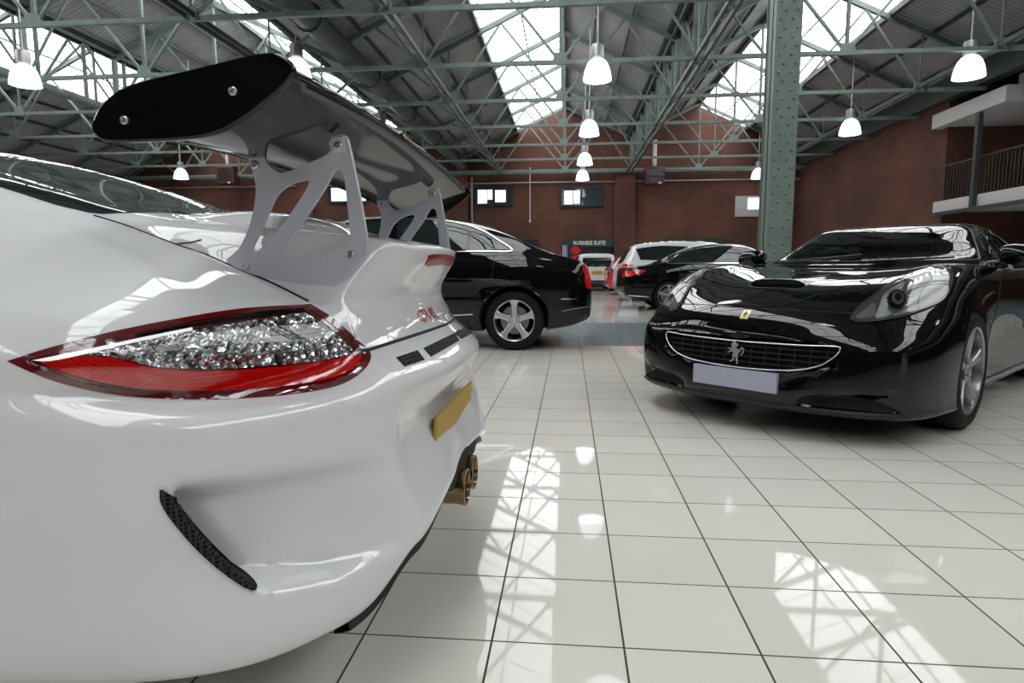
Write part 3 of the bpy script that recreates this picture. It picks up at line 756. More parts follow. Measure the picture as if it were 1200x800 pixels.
# the scooped vents in the bumper corners: pushed in, deepest at the outer end
_t = grid_mesh('tmp', ring, M['gap'], POR); _b = bvh_of(_t); bpy.data.objects.remove(_t, do_unlink=True)
SL_ = [hit(_b, vr, q) for q in ((189, 574), (212, 606), (238, 637), (268, 668), (294, 691))]   # outer edge of the slot, foot last
VT = sorted([(q.z, q.y) for q in SL_])
print('slot', [tuple(round(c, 3) for c in q) for q in SL_])
def vent_depth(p):
    v, u, z = p; u = abs(u)
    if v > 1.0 or z > .62 or z < .2: return 0
    if z > VT[-1][0]: us = VT[-1][1]-(z-VT[-1][0])*.5
    elif z < VT[0][0]: us = VT[0][1]
    else: us = interp(VT, z)
    d = us-u                                             # distance inboard of the slot line
    if d < 0: return 0
    e = min(1, d/.020); e = e*e*(3-2*e)
    L = .34; f = max(0, 1-d/L); f = f**1.25
    lo = min(1, max(0, (z-(VT[0][0]-.012-.035*min(1, d/.12)))/.04)); lo = lo*lo*(3-2*lo)
    hi = min(1, max(0, (VT[-1][0]+.015-.02*min(1, d/.3)-z)/.055)); hi = hi*hi*(3-2*hi)
    return .09*e*f*lo*hi
def dent(p):
    q = vent_depth(p)
    return (p[0]+q*.9, p[1]-q*.35*(1 if p[1] > 0 else -1 if p[1] < 0 else 0), p[2]) if q else p
ring = [[dent(p) for p in c] for c in ring]
# exact insertion of finer columns is not needed: the grid is about 1 cm here
pb = grid_mesh('body', ring, M['white_paint'], POR)
pc = []
for vx, rr, yo in ((.0, 0, 0),): pass
W = .0
for vx in (1.06, 3.42):
    for s in (1, -1): pc.append(arch_cutter(vx, .335, .352, s*.62, s*1.1, M['arch_dark'], POR))
carve(pb, pc, None); shade(pb, 50)
tag(POR, 'white sports coupe with big rear wing, seen close from its rear left corner', 'car')
B = bvh_of(pb)
# --- rear lamp, left one outlined as seen, right one mirrored
LT = [(9, 423), (60, 407), (130, 389), (200, 375), (280, 362), (364, 356.5), (392, 374), (417, 397), (433.5, 413), (431, 428), (416, 442), (392, 453), (350, 461), (290, 466.5), (230, 468), (170, 466), (120, 460), (70, 448), (35, 435)]
LTs = spline(LT, 6, True, (0, 5))
def shrink(poly, d):
    out = []; n = len(poly); A = sum(poly[i-1][0]*poly[i][1]-poly[i][0]*poly[i-1][1] for i in range(n)); sg = 1 if A > 0 else -1
    for i in range(n):
        a = Vector(poly[i-1]); b = Vector(poly[(i+1) % n]); t = (b-a).normalized(); q = Vector(poly[i])+Vector((-t.y, t.x))*sg*d
        out.append((q.x, q.y))
    return out
frames = patch('tail_lamp', LTs, vr, B, M['dark_red'], POR, 8, .0015, .006, mirror=1)
def sub(name, pts, m, off, res=6, sk=.002, n=5, corners=(), hol=(), reshape=None, sm=True):
    P = spline(pts, n, True, corners) if sm else pts
    for o, par in zip(patch(name, P, vr, B, m, POR, res, off, sk, mirror=1, holes=hol, reshape=reshape), frames): o.parent = par
INN = [(34, 423), (80, 410), (140, 396), (200, 384), (280, 370.5), (358, 362.5), (384, 380), (408, 401), (424, 415), (421, 427), (408, 437), (385, 446), (345, 453), (290, 458), (230, 459.5), (170, 457), (120, 450), (75, 438)]
def facets():
    m = mat('reflector', (.62, .63, .64), .16, metal=.85, coat=.6)
    t = nd(m, 'ShaderNodeTexCoord'); v = nd(m, 'ShaderNodeTexVoronoi'); v.inputs['Scale'].default_value = 75; lk(m, t.outputs['Object'], v.inputs['Vector'])
    r = nd(m, 'ShaderNodeValToRGB'); r.color_ramp.elements[0].color = (.10, .10, .10, 1); r.color_ramp.elements[1].color = (.85, .86, .88, 1); r.color_ramp.elements[0].position = .15; r.color_ramp.elements[1].position = .75
    s = nd(m, 'ShaderNodeSeparateColor'); lk(m, v.outputs['Color'], s.inputs[0]); lk(m, s.outputs[0], r.inputs[0]); lk(m, r.outputs[0], bsdf(m).inputs['Base Color'])
    b = nd(m, 'ShaderNodeBump'); b.inputs['Strength'].default_value = .9; b.inputs['Distance'].default_value = .006; lk(m, v.outputs['Distance'], b.inputs['Height']); lk(m, b.outputs[0], bsdf(m).inputs['Normal'])
facets()
m_lower = mat('red_reflector', (.5, .004, .004), .15, coat=1, coat_r=.01, em=(.6, .0, .0), es=.25)
t = nd(m_lower, 'ShaderNodeTexCoord'); cx_ = nd(m_lower, 'ShaderNodeTexChecker'); cx_.inputs['Scale'].default_value = 260; lk(m_lower, t.outputs['Object'], cx_.inputs['Vector'])
cx_.inputs['Color1'].default_value = (.62, .008, .006, 1); cx_.inputs['Color2'].default_value = (.36, .002, .002, 1); lk(m_lower, cx_.outputs['Color'], bsdf(m_lower).inputs['Base Color'])
def cells(vs, ns):
    return [p+n*(.0016*math.sin(p.y*420)*math.sin(p.z*420)) for p, n in zip(vs, ns)]
# clear upper part
sub('clear_reflector', [(100, 416), (130, 408), (205, 392), (290, 377), (356, 367), (380, 382), (404, 401), (416, 414), (370, 423), (318, 428), (270, 431.5), (225, 432), (180, 429), (150, 422), (125, 417)], M['reflector'], .0032, 3, .002, 4, (4, 7), reshape=cells)
sub('red_reflector', [(48, 424), (75, 420), (105, 417), (130, 419), (152, 424), (182, 431), (225, 434), (270, 433.5), (318, 430), (370, 425), (418, 416), (422, 422), (408, 435), (385, 444), (345, 451), (290, 456), (230, 457.5), (170, 455), (120, 447), (80, 437)], m_lower, .0030, 5, .002, 4)
sub('light_bar', [(40, 422.5), (100, 410.5), (160, 397.5), (225, 384.5), (225, 387.5), (160, 401), (100, 415), (60, 423)], M['lamp_white'], .0042, 5, .002, 4, (0, 3, 4))
sub('dark_inset', [(304, 399), (330, 393), (355, 388), (373, 386), (375, 394), (350, 398), (325, 401.5)], M['black_gloss'], .0052, 3, .003, 4, (0, 3, 4))
sub('smoked_edge', [(160, 392), (220, 380.5), (290, 369), (354, 361.5), (358, 365), (290, 374), (225, 384), (165, 395)], M['black_gloss'], .0026, 4, .002, 3, (0, 3, 4))
sub('chrome_line', [(222, 404), (245, 411), (270, 414), (300, 414.5), (340, 411.5), (380, 404.5), (380, 405.5), (340, 413), (300, 416.5), (268, 416), (243, 413)], M['chrome'], .0055, 4, .002, 3)
for i in range(9):
    x = 232+i*9.5; y = 421+ (i % 2)*5 - i*.5
    sub('diode', [(x-2.6, y), (x, y-2), (x+2.8, y-.4), (x, y+2)], M['red_lens'], .0062, 2, .003, 2)
sub('lens', INN, M['clear_lens'], .0085, 6, .004, 4, (5,))
# --- panel gaps
seam('lid_gap', [(110, 252.5), (150, 265), (205, 286), (235, 296), (268, 310), (318, 331), (362, 353)], vr, B, M['gap'], POR, .005, mirror=1)
seam('fender_gap', [(205, 286), (222, 284.5), (236, 281)], vr, B, M['gap'], POR, .004, mirror=1)
gp = [(u, z) for u, z in ((.512, .764), (.47, .762), (.4, .765), (.3, .769), (.2, .772), (.1, .775), (0, .776))]
gp = gp+[(-a, b) for a, b in gp[-2::-1]]
seam('bumper_gap', gp, end_ray(-1), B, M['gap'], POR, .009, sm=True)
# --- rear screen (from above), side glass
rs = [(.715, 0), (.71, .3), (.70, .50), (.715, .545), (.80, .575), (1.0, .585), (1.3, .555), (1.6, .50), (1.9, .42), (1.98, .2), (2.0, 0)]
rs = rs+[(a, -b) for a, b in rs[-2:0:-1]]
patch('rear_window', spline(rs, 4, True, (3, 17)), top_ray(), B, M['glass_tint'], POR, .03, .003, .006)
ss = spline([(1.55, 1.02), (1.8, 1.0), (2.3, .995), (2.8, .985), (2.75, 1.05), (2.55, 1.2), (2.3, 1.24), (2.0, 1.22), (1.7, 1.15)], 4)
for s in (1, -1): patch('side_window', ss, side_ray(s), B, M['glass_tint'], POR, .03, .003, .004)
ws = [(3.35, 0), (3.3, .4), (3.12, .6), (2.95, .5), (2.72, .42), (2.72, 0)]; ws = ws+[(a, -b) for a, b in ws[-2:0:-1]]
patch('windscreen', spline(ws, 4), top_ray(), B, M['glass_tint'], POR, .04, .003, .004)
# --- grilles in the bumper top
def mesh_mat(name, sc, c0=(.004, .004, .004), c1=(.035, .035, .035)):
    m = mat(name, (.01, .01, .01), .7, spec=.1); t = nd(m, 'ShaderNodeTexCoord'); v = nd(m, 'ShaderNodeTexVoronoi', feature='DISTANCE_TO_EDGE'); v.inputs['Scale'].default_value = sc; v.inputs['Randomness'].default_value = 0
    lk(m, t.outputs['Object'], v.inputs['Vector']); g = nd(m, 'ShaderNodeMath', operation='LESS_THAN'); g.inputs[1].default_value = .13; lk(m, v.outputs['Distance'], g.inputs[0])
    x = nd(m, 'ShaderNodeMix', data_type='RGBA'); lk(m, g.outputs[0], x.inputs[0]); x.inputs[6].default_value = (*c0, 1); x.inputs[7].default_value = (*c1, 1); lk(m, x.outputs[2], bsdf(m).inputs['Base Color'])
    return m
mesh_mat('honeycomb', 130)
for k, q in enumerate(([(464, 419), (489, 410.5), (497.5, 421.5), (474, 429.5)], [(496, 408), (533, 390), (538, 399), (505, 418)])):
    patch('vent_grille', q, vr, B, M['honeycomb'], POR, 3, .0015, .003, mirror=1)
patch('vent_grille', spline([(534.5, 388.5), (538, 386.8), (541, 390), (542.5, 395), (539.5, 396.5)], 3), vr, B, M['honeycomb'], POR, 2, .0015, .003)
# dark slot at the outer end of the scoops
so = spline([(187.5, 573), (190, 590), (206, 614), (232, 644), (262, 671), (287, 689), (298, 692.5)], 6, closed=False)
si = spline([(191, 572), (200, 580), (222, 606), (248, 634), (272, 658), (294, 679), (299.5, 688)], 6, closed=False)
NQ = 12
L = [[hit(B, vr, (a[0]+(b[0]-a[0])*k/(NQ-1), a[1]+(b[1]-a[1])*k/(NQ-1)), .006) for k in range(NQ)] for a, b in zip(so, si)]
for s in (1, -1):
    vs = [(q.x, q.y*s, q.z) for r_ in L for q in r_]; fs = []
    for i in range(len(L)-1):
        for k in range(NQ-1): fs.append((i*NQ+k, i*NQ+k+1, (i+1)*NQ+k+1, (i+1)*NQ+k))
    MB().add(vs, fs).build('corner_vent', M['honeycomb'], POR, smooth=60)
# --- lettering, lamps, plate
th = text_mesh('badge', 'GT3', .046, M['badge_red'], POR, (0, 0, 0), (0, 0, 0), .001, 1.12, .0004, 'LEFT'); th2 = text_mesh('badge', 'RS', .046, M['badge_red'], POR, (0, 0, 0), (0, 0, 0), .001, 1.12, .0005, 'LEFT')
for o, u0 in ((th, .138), (th2, .024)):
    o.data = o.data.copy()
    for v in o.data.vertices:
        p = (u0-v.co.x, .808+v.co.y); h = hit(B, end_ray(-1), p, .0015+(.001 if v.co.z > 0 else 0)); 
        if h: v.co = h
    o.location = (0, 0, 0)
b3 = [(.105, .972), (.06, .977), (0, .979), (-.06, .977), (-.105, .972), (-.11, .948), (-.06, .952), (0, .953), (.06, .952), (.11, .948)]
patch('high_brake_lamp', spline([(.165, .968), (.155, .979), (0, .984), (-.155, .979), (-.165, .968), (-.15, .950), (0, .955), (.15, .950)], 4), end_ray(-1), B, M['brake_red'], POR, .006, .003, .006)
pl = [(.262, .432), (.262, .556), (.258, .561), (-.258, .561), (-.262, .556), (-.262, .432), (-.258, .427), (.258, .427)]
b = MB(); b.prism(pl, lambda p: (.026-(p[1]-.5)*.10, p[0], p[1]), lambda p: (.034-(p[1]-.5)*.10, p[0], p[1])); b.build('number_plate', M['yellow_plate'], POR)
# --- underside diffuser strip and exhausts
dl = MB(); L = []
rows_lo = [c[3+4] for c in half[:112] if c[7][1] < .655]                     # bottom edge row
path = [(p[0]+.012, p[1], p[2]-.006) for p in rows_lo[::-1]]+[(p[0]+.012, -p[1], p[2]-.006) for p in rows_lo[1:]]
vs = []; fs = []
for i, p in enumerate(path): vs += [(p[0], p[1], p[2]+.014), (p[0]-.008, p[1]*1.002, p[2]-.018), (p[0]+.03, p[1]*.98, p[2]-.036), (p[0]+.10, p[1]*.9, p[2]+.02)]
for i in range(len(path)-1):
    for k in range(3): fs.append((i*4+k, i*4+4+k, i*4+5+k, i*4+k+1))
MB().add(vs, fs).build('lower_lip', M['black_trim'], POR, smooth=50)
MB().prism([(-.19, .335), (.19, .335), (.23, .355), (.17, .395), (-.17, .395), (-.23, .355)], lambda p: (.002, p[0], p[1]), lambda p: (.3, p[0], p[1])).build('exhaust_surround', M['exhaust_dark'], POR)
for s in (1, -1):
    c = (.062, s*.068, .305)
    e = MB().lathe([(.044, .25), (.050, -.055), (.0535, -.075), (.0535, -.082), (.049, -.083), (.046, -.07), (.044, .15), (.001, .15)], c, 'X', 32).build('exhaust_tip', M['exhaust_metal'], POR, smooth=50)
    MB().lathe([(.0445, .0), (.0445, -.05), (.001, -.0)], (c[0]+.03, c[1], c[2]), 'X', 24).build('bore', M['exhaust_dark'], e, smooth=60)
# --- pylons
def lateral(px, u):
    o, d = vr(px); t = (u-o.y)/d.y; q = o+d*t; return (q.x, q.z)
Z = lambda pts: [(100+x/2.58, 40+y/2.58) for x, y in pts]
PU = .45
outl = Z([(482, 316), (497, 330), (520, 335), (538, 322), (549, 316), (541, 345), (540, 368), (550, 392), (575, 413), (600, 418), (660, 396), (720, 368), (742, 350), (736, 328), (752, 308), (775, 303), (793, 320), (815, 420), (835, 520), (852, 625), (853, 655), (845, 672), (800, 722), (745, 770), (700, 800), (660, 803), (600, 772), (530, 736), (428, 690), (462, 650), (492, 590), (510, 520), (515, 465), (508, 425), (494, 385), (486, 350)])
h1 = Z([(505, 662), (505, 640), (530, 590), (552, 540), (575, 490), (610, 458), (650, 444), (676, 446), (655, 490), (600, 570), (548, 640), (524, 668), (510, 670)])
h2 = Z([(768, 410), (750, 415), (720, 470), (660, 560), (622, 620), (600, 668), (606, 676), (640, 675), (700, 668), (760, 648), (798, 622), (800, 600), (790, 500), (782, 430)])
bolts = Z([(484, 703), (802, 668), (662, 782), (513, 395), (765, 338), (507, 346)])
OL = [lateral(p, PU) for p in spline(outl, 3)]; H1 = [lateral(p, PU) for p in spline(h1, 3)]; H2 = [lateral(p, PU) for p in spline(h2, 3)]
BL = [lateral(p, PU) for p in bolts]
for s in (1, -1):
    y0 = s*PU; y1 = s*(PU-.012)
    p = MB().prism(OL, lambda q: (q[0], y0, q[1]), lambda q: (q[0], y1, q[1]), holes=(H1, H2)).build('wing_stay', M['pylon_metal'], POR)
    bevel(p, .0012, 1)
    for q in BL:
        for sd in (1, -1):
            MB().lathe([(.0095, 0), (.0095, sd*s*.003), (.006, sd*s*.005), (.0055, sd*s*.002), (.0005, sd*s*.002)], (q[0], y0 if sd == 1 else y1, q[1]), 'Y', 16).build('bolt', M['bolt_metal'], p, smooth=40)
# --- wing blade: aerofoil swept across the car
WY = .80
TE = lateral((338, 86), WY); LE = lateral((122, 142), WY); print('foil', TE, LE)
def foil(y):
    a = abs(y)/WY; lift = .030*(1-a**2.2); tw = 1-a**4*.12
    te = (TE[0], TE[1]+lift); le = (LE[0], LE[1]+lift)
    up = []; lo = []
    N = 18
    for i in range(N+1):
        t = i/N; x = te[0]+(le[0]-te[0])*t; z = te[1]+(le[1]-te[1])*t
        camb = -.022*math.sin(PI*t)**.9*tw
        thick = .052*(1.02*math.sqrt(max(0, 1-t))*1.4845-.63*(1-t)-1.758*(1-t)**2+1.4215*(1-t)**3-.5075*(1-t)**4)*1.7+.003
        up.append((x, z+camb+thick*.5)); lo.append((x, z+camb-thick*.5))
    return up+lo[::-1]
vs = []; fs = []; NY = 40; K = len(foil(0))
for j in range(NY+1):
    y = -WY+2*WY*j/NY
    vs += [(x, y, z) for x, z in foil(y)]
for j in range(NY):
    for k in range(K): fs.append((j*K+k, (j+1)*K+k, (j+1)*K+(k+1) % K, j*K+(k+1) % K))
fs += [tuple(range(K)), tuple(NY*K+k for k in range(K))[::-1]]
MB().add(vs, fs).build('wing_blade', M['wing_under'], POR, smooth=60)
# gurney lip on trailing edge
gv = MB(); gv.tube([(TE[0]+.003, -WY+2*WY*j/NY, foil(-WY+2*WY*j/NY)[0][1]+.003) for j in range(NY+1)], .006, 6); gv.build('trailing_lip', M['black_gloss'], POR, smooth=60)
for v0 in (BL[4][0], BL[5][0]):
    for s in (1, -1):
        b = MB(); b.box(v0-.016, v0+.016, s*PU-.014, s*PU+.002, 1.195, 1.232); bevel(b.build('wing_bracket', M['pylon_metal'], POR), .004)
ep = [(108, 152), (110, 138), (120, 122), (135, 108), (152, 99), (200, 87), (250, 75), (290, 65), (313, 61.5), (327, 63), (340, 71), (345.5, 81), (342, 90), (328, 106), (305, 125), (285, 140), (262, 153), (240, 160), (215, 163.5), (170, 166), (130, 166.5), (117, 163)]
EP = [lateral(p, WY+.01) for p in spline(ep, 4)]
eb = [lateral(p, WY+.013) for p in ((146, 141), (273, 107))]
for s in (1, -1):
    y0 = s*(WY+.012); y1 = s*(WY-.001)
    p = MB().prism(EP, lambda q: (q[0], y0, q[1]), lambda q: (q[0], y1, q[1])).build('wing_endplate', M['black_gloss'], POR, smooth=30); bevel(p, .004, 3)
    for q in eb: MB().lathe([(.0072, 0), (.0072, s*.003), (.005, s*.0045), (.0035, s*.0015), (.0005, s*.0015)], (q[0], y0, q[1]), 'Y', 20).build('bolt', M['bolt_metal'], p, smooth=40)
# --- central air scoop in front of wing on the lid (raised intake box)
hp = []
for (v, w_, h_) in ((.70, .20, .0), (.60, .24, .03), (.48, .26, .042), (.36, .25, .03), (.26, .22, .004)):
    hp.append((v, w_, h_))
vs = []; fs = []; NP = 15; H = []
for j, v in enumerate([.74-.5*i/20 for i in range(21)]):
    hh = interp([(.22, 0), (.30, .012), (.42, .036), (.55, .04), (.66, .02), (.745, -.004)], v); w_ = interp([(.22, .26), (.4, .29), (.6, .27), (.75, .22)], v)
    for k in range(NP):
        y = -w_+2*w_*k/(NP-1); h0 = hit(B, top_ray(), (v, y)); a = abs(2*k/(NP-1)-1)
        vs.append((v, y, h0.z+hh*(1-a**4)-.001))
for j in range(20):
    for k in range(NP-1): fs.append((j*NP+k, j*NP+k+1, (j+1)*NP+k+1, (j+1)*NP+k))
MB().add(vs, fs).build('lid_scoop', M['white_paint'], POR, smooth=180)
# --- wheels
def make_wheel(R, wd, rimR, spokes, parent, m_rim, style='five', name='wheel'):
    """wheel lying in the XZ plane, outer face toward +Y"""
    w = empty(name, parent=parent); h = wd/2
    MB().lathe([(rimR-.012, -h+.01), (rimR+.02, -h), (R-.03, -h+.004), (R-.008, -h+.022), (R, -h+.05), (R, h-.05), (R-.008, h-.022), (R-.03, h-.004), (rimR+.02, h), (rimR-.004, h-.008), (rimR-.012, h-.03)], (0, 0, 0), 'Y', 64).build('tyre', M['rubber'], w, smooth=40)
    r = MB(); r.lathe([(rimR, h-.012), (rimR-.006, h-.006), (rimR-.016, h-.012), (rimR-.022, h-.05), (rimR-.03, -h+.02), (rimR, -h+.01), (rimR, h-.03)], (0, 0, 0), 'Y', 64, close=True)
    n = spokes; a0 = PI/2
    for i in range(n):
        a = a0+2*PI*i/n
        offs = (0,) if style == 'five' else (-.11, .11)
        for q in offs:
            c, s = math.cos(a+q), math.sin(a+q); c0, s0 = math.cos(a+q*.35), math.sin(a+q*.35)
            ws_, we = ((.10, .135) if style == 'five' else (.042, .045))
            k = rimR/.24; pts = []
            L = [(.045, ws_*.85, h-.035), (.10, ws_*.62, h-.03), (.17, ws_*.62, h-.022), (.222, we*.8, h-.02)]
            ring_ = []
            for rad, wv, y in L:
                t = (rad-.045)/.18; cx, sx = (c0*(1-t)+c*t), (s0*(1-t)+s*t); l = math.hypot(cx, sx); cx /= l; sx /= l
                px, pz = cx*rad*k, sx*rad*k; tx, tz = -sx*wv*k/2, cx*wv*k/2
                ring_.append([(px-tx, y-.035, pz-tz), (px-tx*.98, y-.006, pz-tz*.98), (px-tx*.72, y, pz-tz*.72), (px+tx*.72, y, pz+tz*.72), (px+tx*.98, y-.006, pz+tz*.98), (px+tx, y-.035, pz+tz)])
            vs = [p for g in ring_ for p in g]; fs = []
            for j in range(3):
                for m_ in range(6): fs.append((j*6+m_, j*6+(m_+1) % 6, (j+1)*6+(m_+1) % 6, (j+1)*6+m_))
            r.add(vs, fs)
    r.lathe([(.07*rimR/.24, h-.06), (.07*rimR/.24, h-.03), (.05*rimR/.24, h-.026), (.03, h-.03)], (0, 0, 0), 'Y', 32)
    r.cur = 1
    for i in range(5):
        a = a0+PI/5+2*PI*i/5; r.lathe([(.009, h-.045), (.009, h-.027), (.005, h-.025), (.0005, h-.03)], (math.cos(a)*.056*rimR/.24, 0, math.sin(a)*.056*rimR/.24), 'Y', 10)
    r.build('rim', [m_rim, M['black_trim']], w, smooth=35)
    MB().lathe([(.032, h-.035), (.031, h-.022), (.02, h-.018), (.0005, h-.017)], (0, 0, 0), 'Y', 24).build('hub_cap', m_rim, w, smooth=40)
    MB().lathe([(.05, h-.11), (rimR*.68, h-.11), (rimR*.68, h-.135), (.05, h-.135)], (0, 0, 0), 'Y', 40, close=True).build('brake_disc', M['disc'], w, smooth=30)
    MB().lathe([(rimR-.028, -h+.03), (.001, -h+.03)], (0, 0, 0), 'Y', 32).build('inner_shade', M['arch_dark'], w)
    return w
def place_wheels(root, spec, yo):
    """spec: proto wheel, list of (x, z) and half track"""
    proto, pos, R = spec; first = True
    for x in pos:
        for s in (1, -1):
            w = proto if first else copy_tree(proto, root); first = False
            w.location = (x, s*yo, R); w.rotation_euler = (0, 0, 0 if s == 1 else PI)
place_wheels(POR, (make_wheel(.335, .30, .245, 5, POR, M['alloy']), (1.06, 3.42), .335), .765)
# ================================================================ black grand tourer (front three-quarter view)
FER = empty('grand_tourer', (.9513, 3.6653, 0), -2.32682)
fr = view_ray(FER)
# v counts back from the nose
fer_cols = [
 [(.5,0,.2),(.3,0,.16),(.07,0,.15),(.015,0,.22),(.02,0,.37),(.045,0,.52),(.075,0,.60),(.135,0,.68),(.30,0,.775),(.55,0,.855),(1.05,0,.925),(1.74,0,.985),(2.08,0,1.15),(2.42,0,1.275),(2.75,0,1.31),(3.05,0,1.31)],
 [(.5,0,.2),(.3,.28,.16),(.08,.28,.15),(.03,.28,.22),(.035,.28,.37),(.06,.28,.52),(.09,.28,.60),(.15,.28,.678),(.32,.28,.77),(.57,.28,.853),(1.06,.28,.928),(1.75,.28,.985),(2.1,.28,1.15),(2.42,.28,1.272),(2.75,.26,1.305),(3.05,0,1.31)],
 [(.55,0,.2),(.35,.52,.16),(.14,.54,.15),(.095,.54,.22),(.09,.54,.37),(.115,.54,.52),(.148,.53,.595),(.215,.525,.668),(.38,.525,.775),(.60,.53,.865),(1.08,.53,.945),(1.78,.53,.985),(2.15,.50,1.15),(2.43,.46,1.265),(2.75,.42,1.30),(3.06,0,1.31)],
 [(.6,0,.2),(.45,.64,.16),(.235,.735,.15),(.20,.745,.22),(.195,.75,.37),(.205,.745,.52),(.25,.725,.60),(.31,.705,.67),(.46,.69,.79),(.68,.685,.885),(1.10,.68,.965),(1.83,.66,.985),(2.22,.60,1.14),(2.45,.54,1.248),(2.78,.48,1.29),(3.07,0,1.31)],
 [(.7,0,.2),(.55,.72,.16),(.37,.84,.15),(.345,.855,.22),(.34,.87,.37),(.345,.865,.52),(.39,.85,.605),(.46,.83,.685),(.60,.80,.80),(.80,.785,.90),(1.15,.775,.962),(1.9,.745,.985),(2.27,.64,1.13),(2.48,.56,1.238),(2.8,.50,1.28),(3.08,0,1.31)],
 [(.85,0,.2),(.65,.8,.17),(.60,.91,.16),(.6,.925,.22),(.6,.935,.37),(.6,.935,.52),(.62,.925,.62),(.67,.905,.71),(.77,.88,.815),(.93,.85,.90),(1.22,.83,.952),(1.95,.80,.975),(2.32,.66,1.12),(2.52,.58,1.23),(2.82,.5,1.275),(3.1,0,1.31)],
 [(1.05,0,.2),(1.05,.8,.17),(1.05,.935,.16),(1.05,.945,.22),(1.05,.95,.37),(1.05,.95,.52),(1.05,.94,.64),(1.06,.92,.75),(1.1,.90,.83),(1.18,.88,.89),(1.38,.85,.94),(2.02,.82,.97),(2.36,.68,1.12),(2.56,.59,1.225),(2.85,.5,1.272),(3.1,0,1.31)],
 [(1.6,0,.2),(1.6,.75,.17),(1.6,.86,.16),(1.6,.87,.22),(1.6,.87,.37),(1.6,.88,.52),(1.6,.90,.66),(1.6,.905,.76),(1.62,.895,.84),(1.66,.88,.885),(1.8,.86,.93),(2.15,.835,.965),(2.42,.69,1.12),(2.6,.60,1.22),(2.88,.5,1.272),(3.12,0,1.31)],
 [(2.3,0,.2),(2.3,.75,.17),(2.3,.86,.16),(2.3,.87,.22),(2.3,.87,.37),(2.3,.88,.52),(2.3,.905,.66),(2.3,.91,.76),(2.3,.90,.84),(2.3,.885,.885),(2.3,.865,.93),(2.42,.835,.965),(2.52,.69,1.12),(2.66,.60,1.22),(2.9,.5,1.272),(3.13,0,1.31)],
 [(3.0,0,.2),(3.0,.78,.17),(3.0,.88,.16),(3.0,.89,.22),(3.0,.89,.37),(3.0,.90,.52),(3.0,.92,.66),(3.0,.925,.76),(3.0,.92,.84),(3.0,.90,.90),(2.98,.87,.95),(2.95,.83,.98),(2.85,.69,1.12),(2.82,.60,1.22),(3.0,.5,1.265),(3.15,0,1.305)],
 [(3.7,0,.2),(3.7,.8,.17),(3.7,.93,.16),(3.7,.945,.22),(3.7,.95,.37),(3.7,.95,.52),(3.7,.95,.66),(3.7,.945,.76),(3.7,.93,.84),(3.68,.90,.91),(3.6,.86,.965),(3.4,.78,1.0),(3.25,.68,1.10),(3.1,.58,1.20),(3.15,.46,1.255),(3.2,0,1.30)],
 [(4.1,0,.22),(4.2,.7,.2),(4.25,.83,.2),(4.28,.85,.26),(4.28,.86,.40),(4.28,.87,.54),(4.27,.86,.66),(4.24,.84,.76),(4.2,.81,.85),(4.12,.78,.92),(3.95,.72,.975),(3.65,.64,1.02),(3.45,.54,1.09),(3.3,.46,1.17),(3.25,.38,1.24),(3.23,0,1.295)],
 [(4.2,0,.22),(4.4,.4,.2),(4.48,.48,.2),(4.5,.5,.26),(4.5,.5,.40),(4.5,.5,.54),(4.49,.5,.66),(4.46,.48,.76),(4.42,.46,.85),(4.33,.44,.94),(4.1,.42,1.0),(3.75,.38,1.05),(3.55,.32,1.10),(3.42,.27,1.16),(3.32,.2,1.23),(3.25,0,1.29)],
 [(4.2,0,.22),(4.45,0,.2),(4.54,0,.2),(4.56,0,.26),(4.56,0,.40),(4.56,0,.54),(4.55,0,.66),(4.52,0,.76),(4.48,0,.86),(4.4,0,.96),(4.15,0,1.01),(3.8,0,1.06),(3.6,0,1.10),(3.45,0,1.16),(3.35,0,1.22),(3.27,0,1.285)],
]
half, ring = ring_surface('body', fer_cols, [10, 9, 9, 9, 10, 12, 10, 8, 8, 8, 6, 5, 5], [3, 3, 5, 8, 8, 7, 6, 8, 8, 9, 9, 8, 7, 6, 5], xs=-1)
def fdent(p):
    x, y, z = p; v = -x; a = abs(y)
    # nose intake mouth, lower corner intakes, bonnet slot
    if v < .5:
        q = 1-((a/.53)**2.6+abs((z-.465+.0)/.085)**3)
        gz = (z-(.455+.02*(a/.5)**2))/(.082*(1-.35*(a/.53)**3)+.002)
        if a < .54 and abs(gz) < 1: e = min(1, (1-max(abs(gz), (a/.54)**4))/.15); x -= .05*e*e*(3-2*e)
        if .34 < a < .80 and .19 < z < .30:
            e = min(1, (a-.34)/.08, (.80-a)/.06, (z-.19)/.02, (.30-.05*(1-(a-.34)/.46)-z)/.02)
            if e > 0: x -= .05*e
    return (x, y, z)
ring = [[fdent(p) for p in c] for c in ring]
fb = grid_mesh('body', ring, M['black_paint'], FER)
cs = []
for v in (1.045, 3.715):
    for s in (1, -1): cs.append(arch_cutter(-v, .35, .372, s*.64, s*1.2, M['arch_dark'], FER))
carve(fb, cs, None); shade(fb, 50)
tag(FER, 'black convertible-style grand tourer with prancing horse grille badge, facing the camera', 'car')
B = bvh_of(fb); HB = B
def neg(pts): return [(-a, b) for a, b in pts]
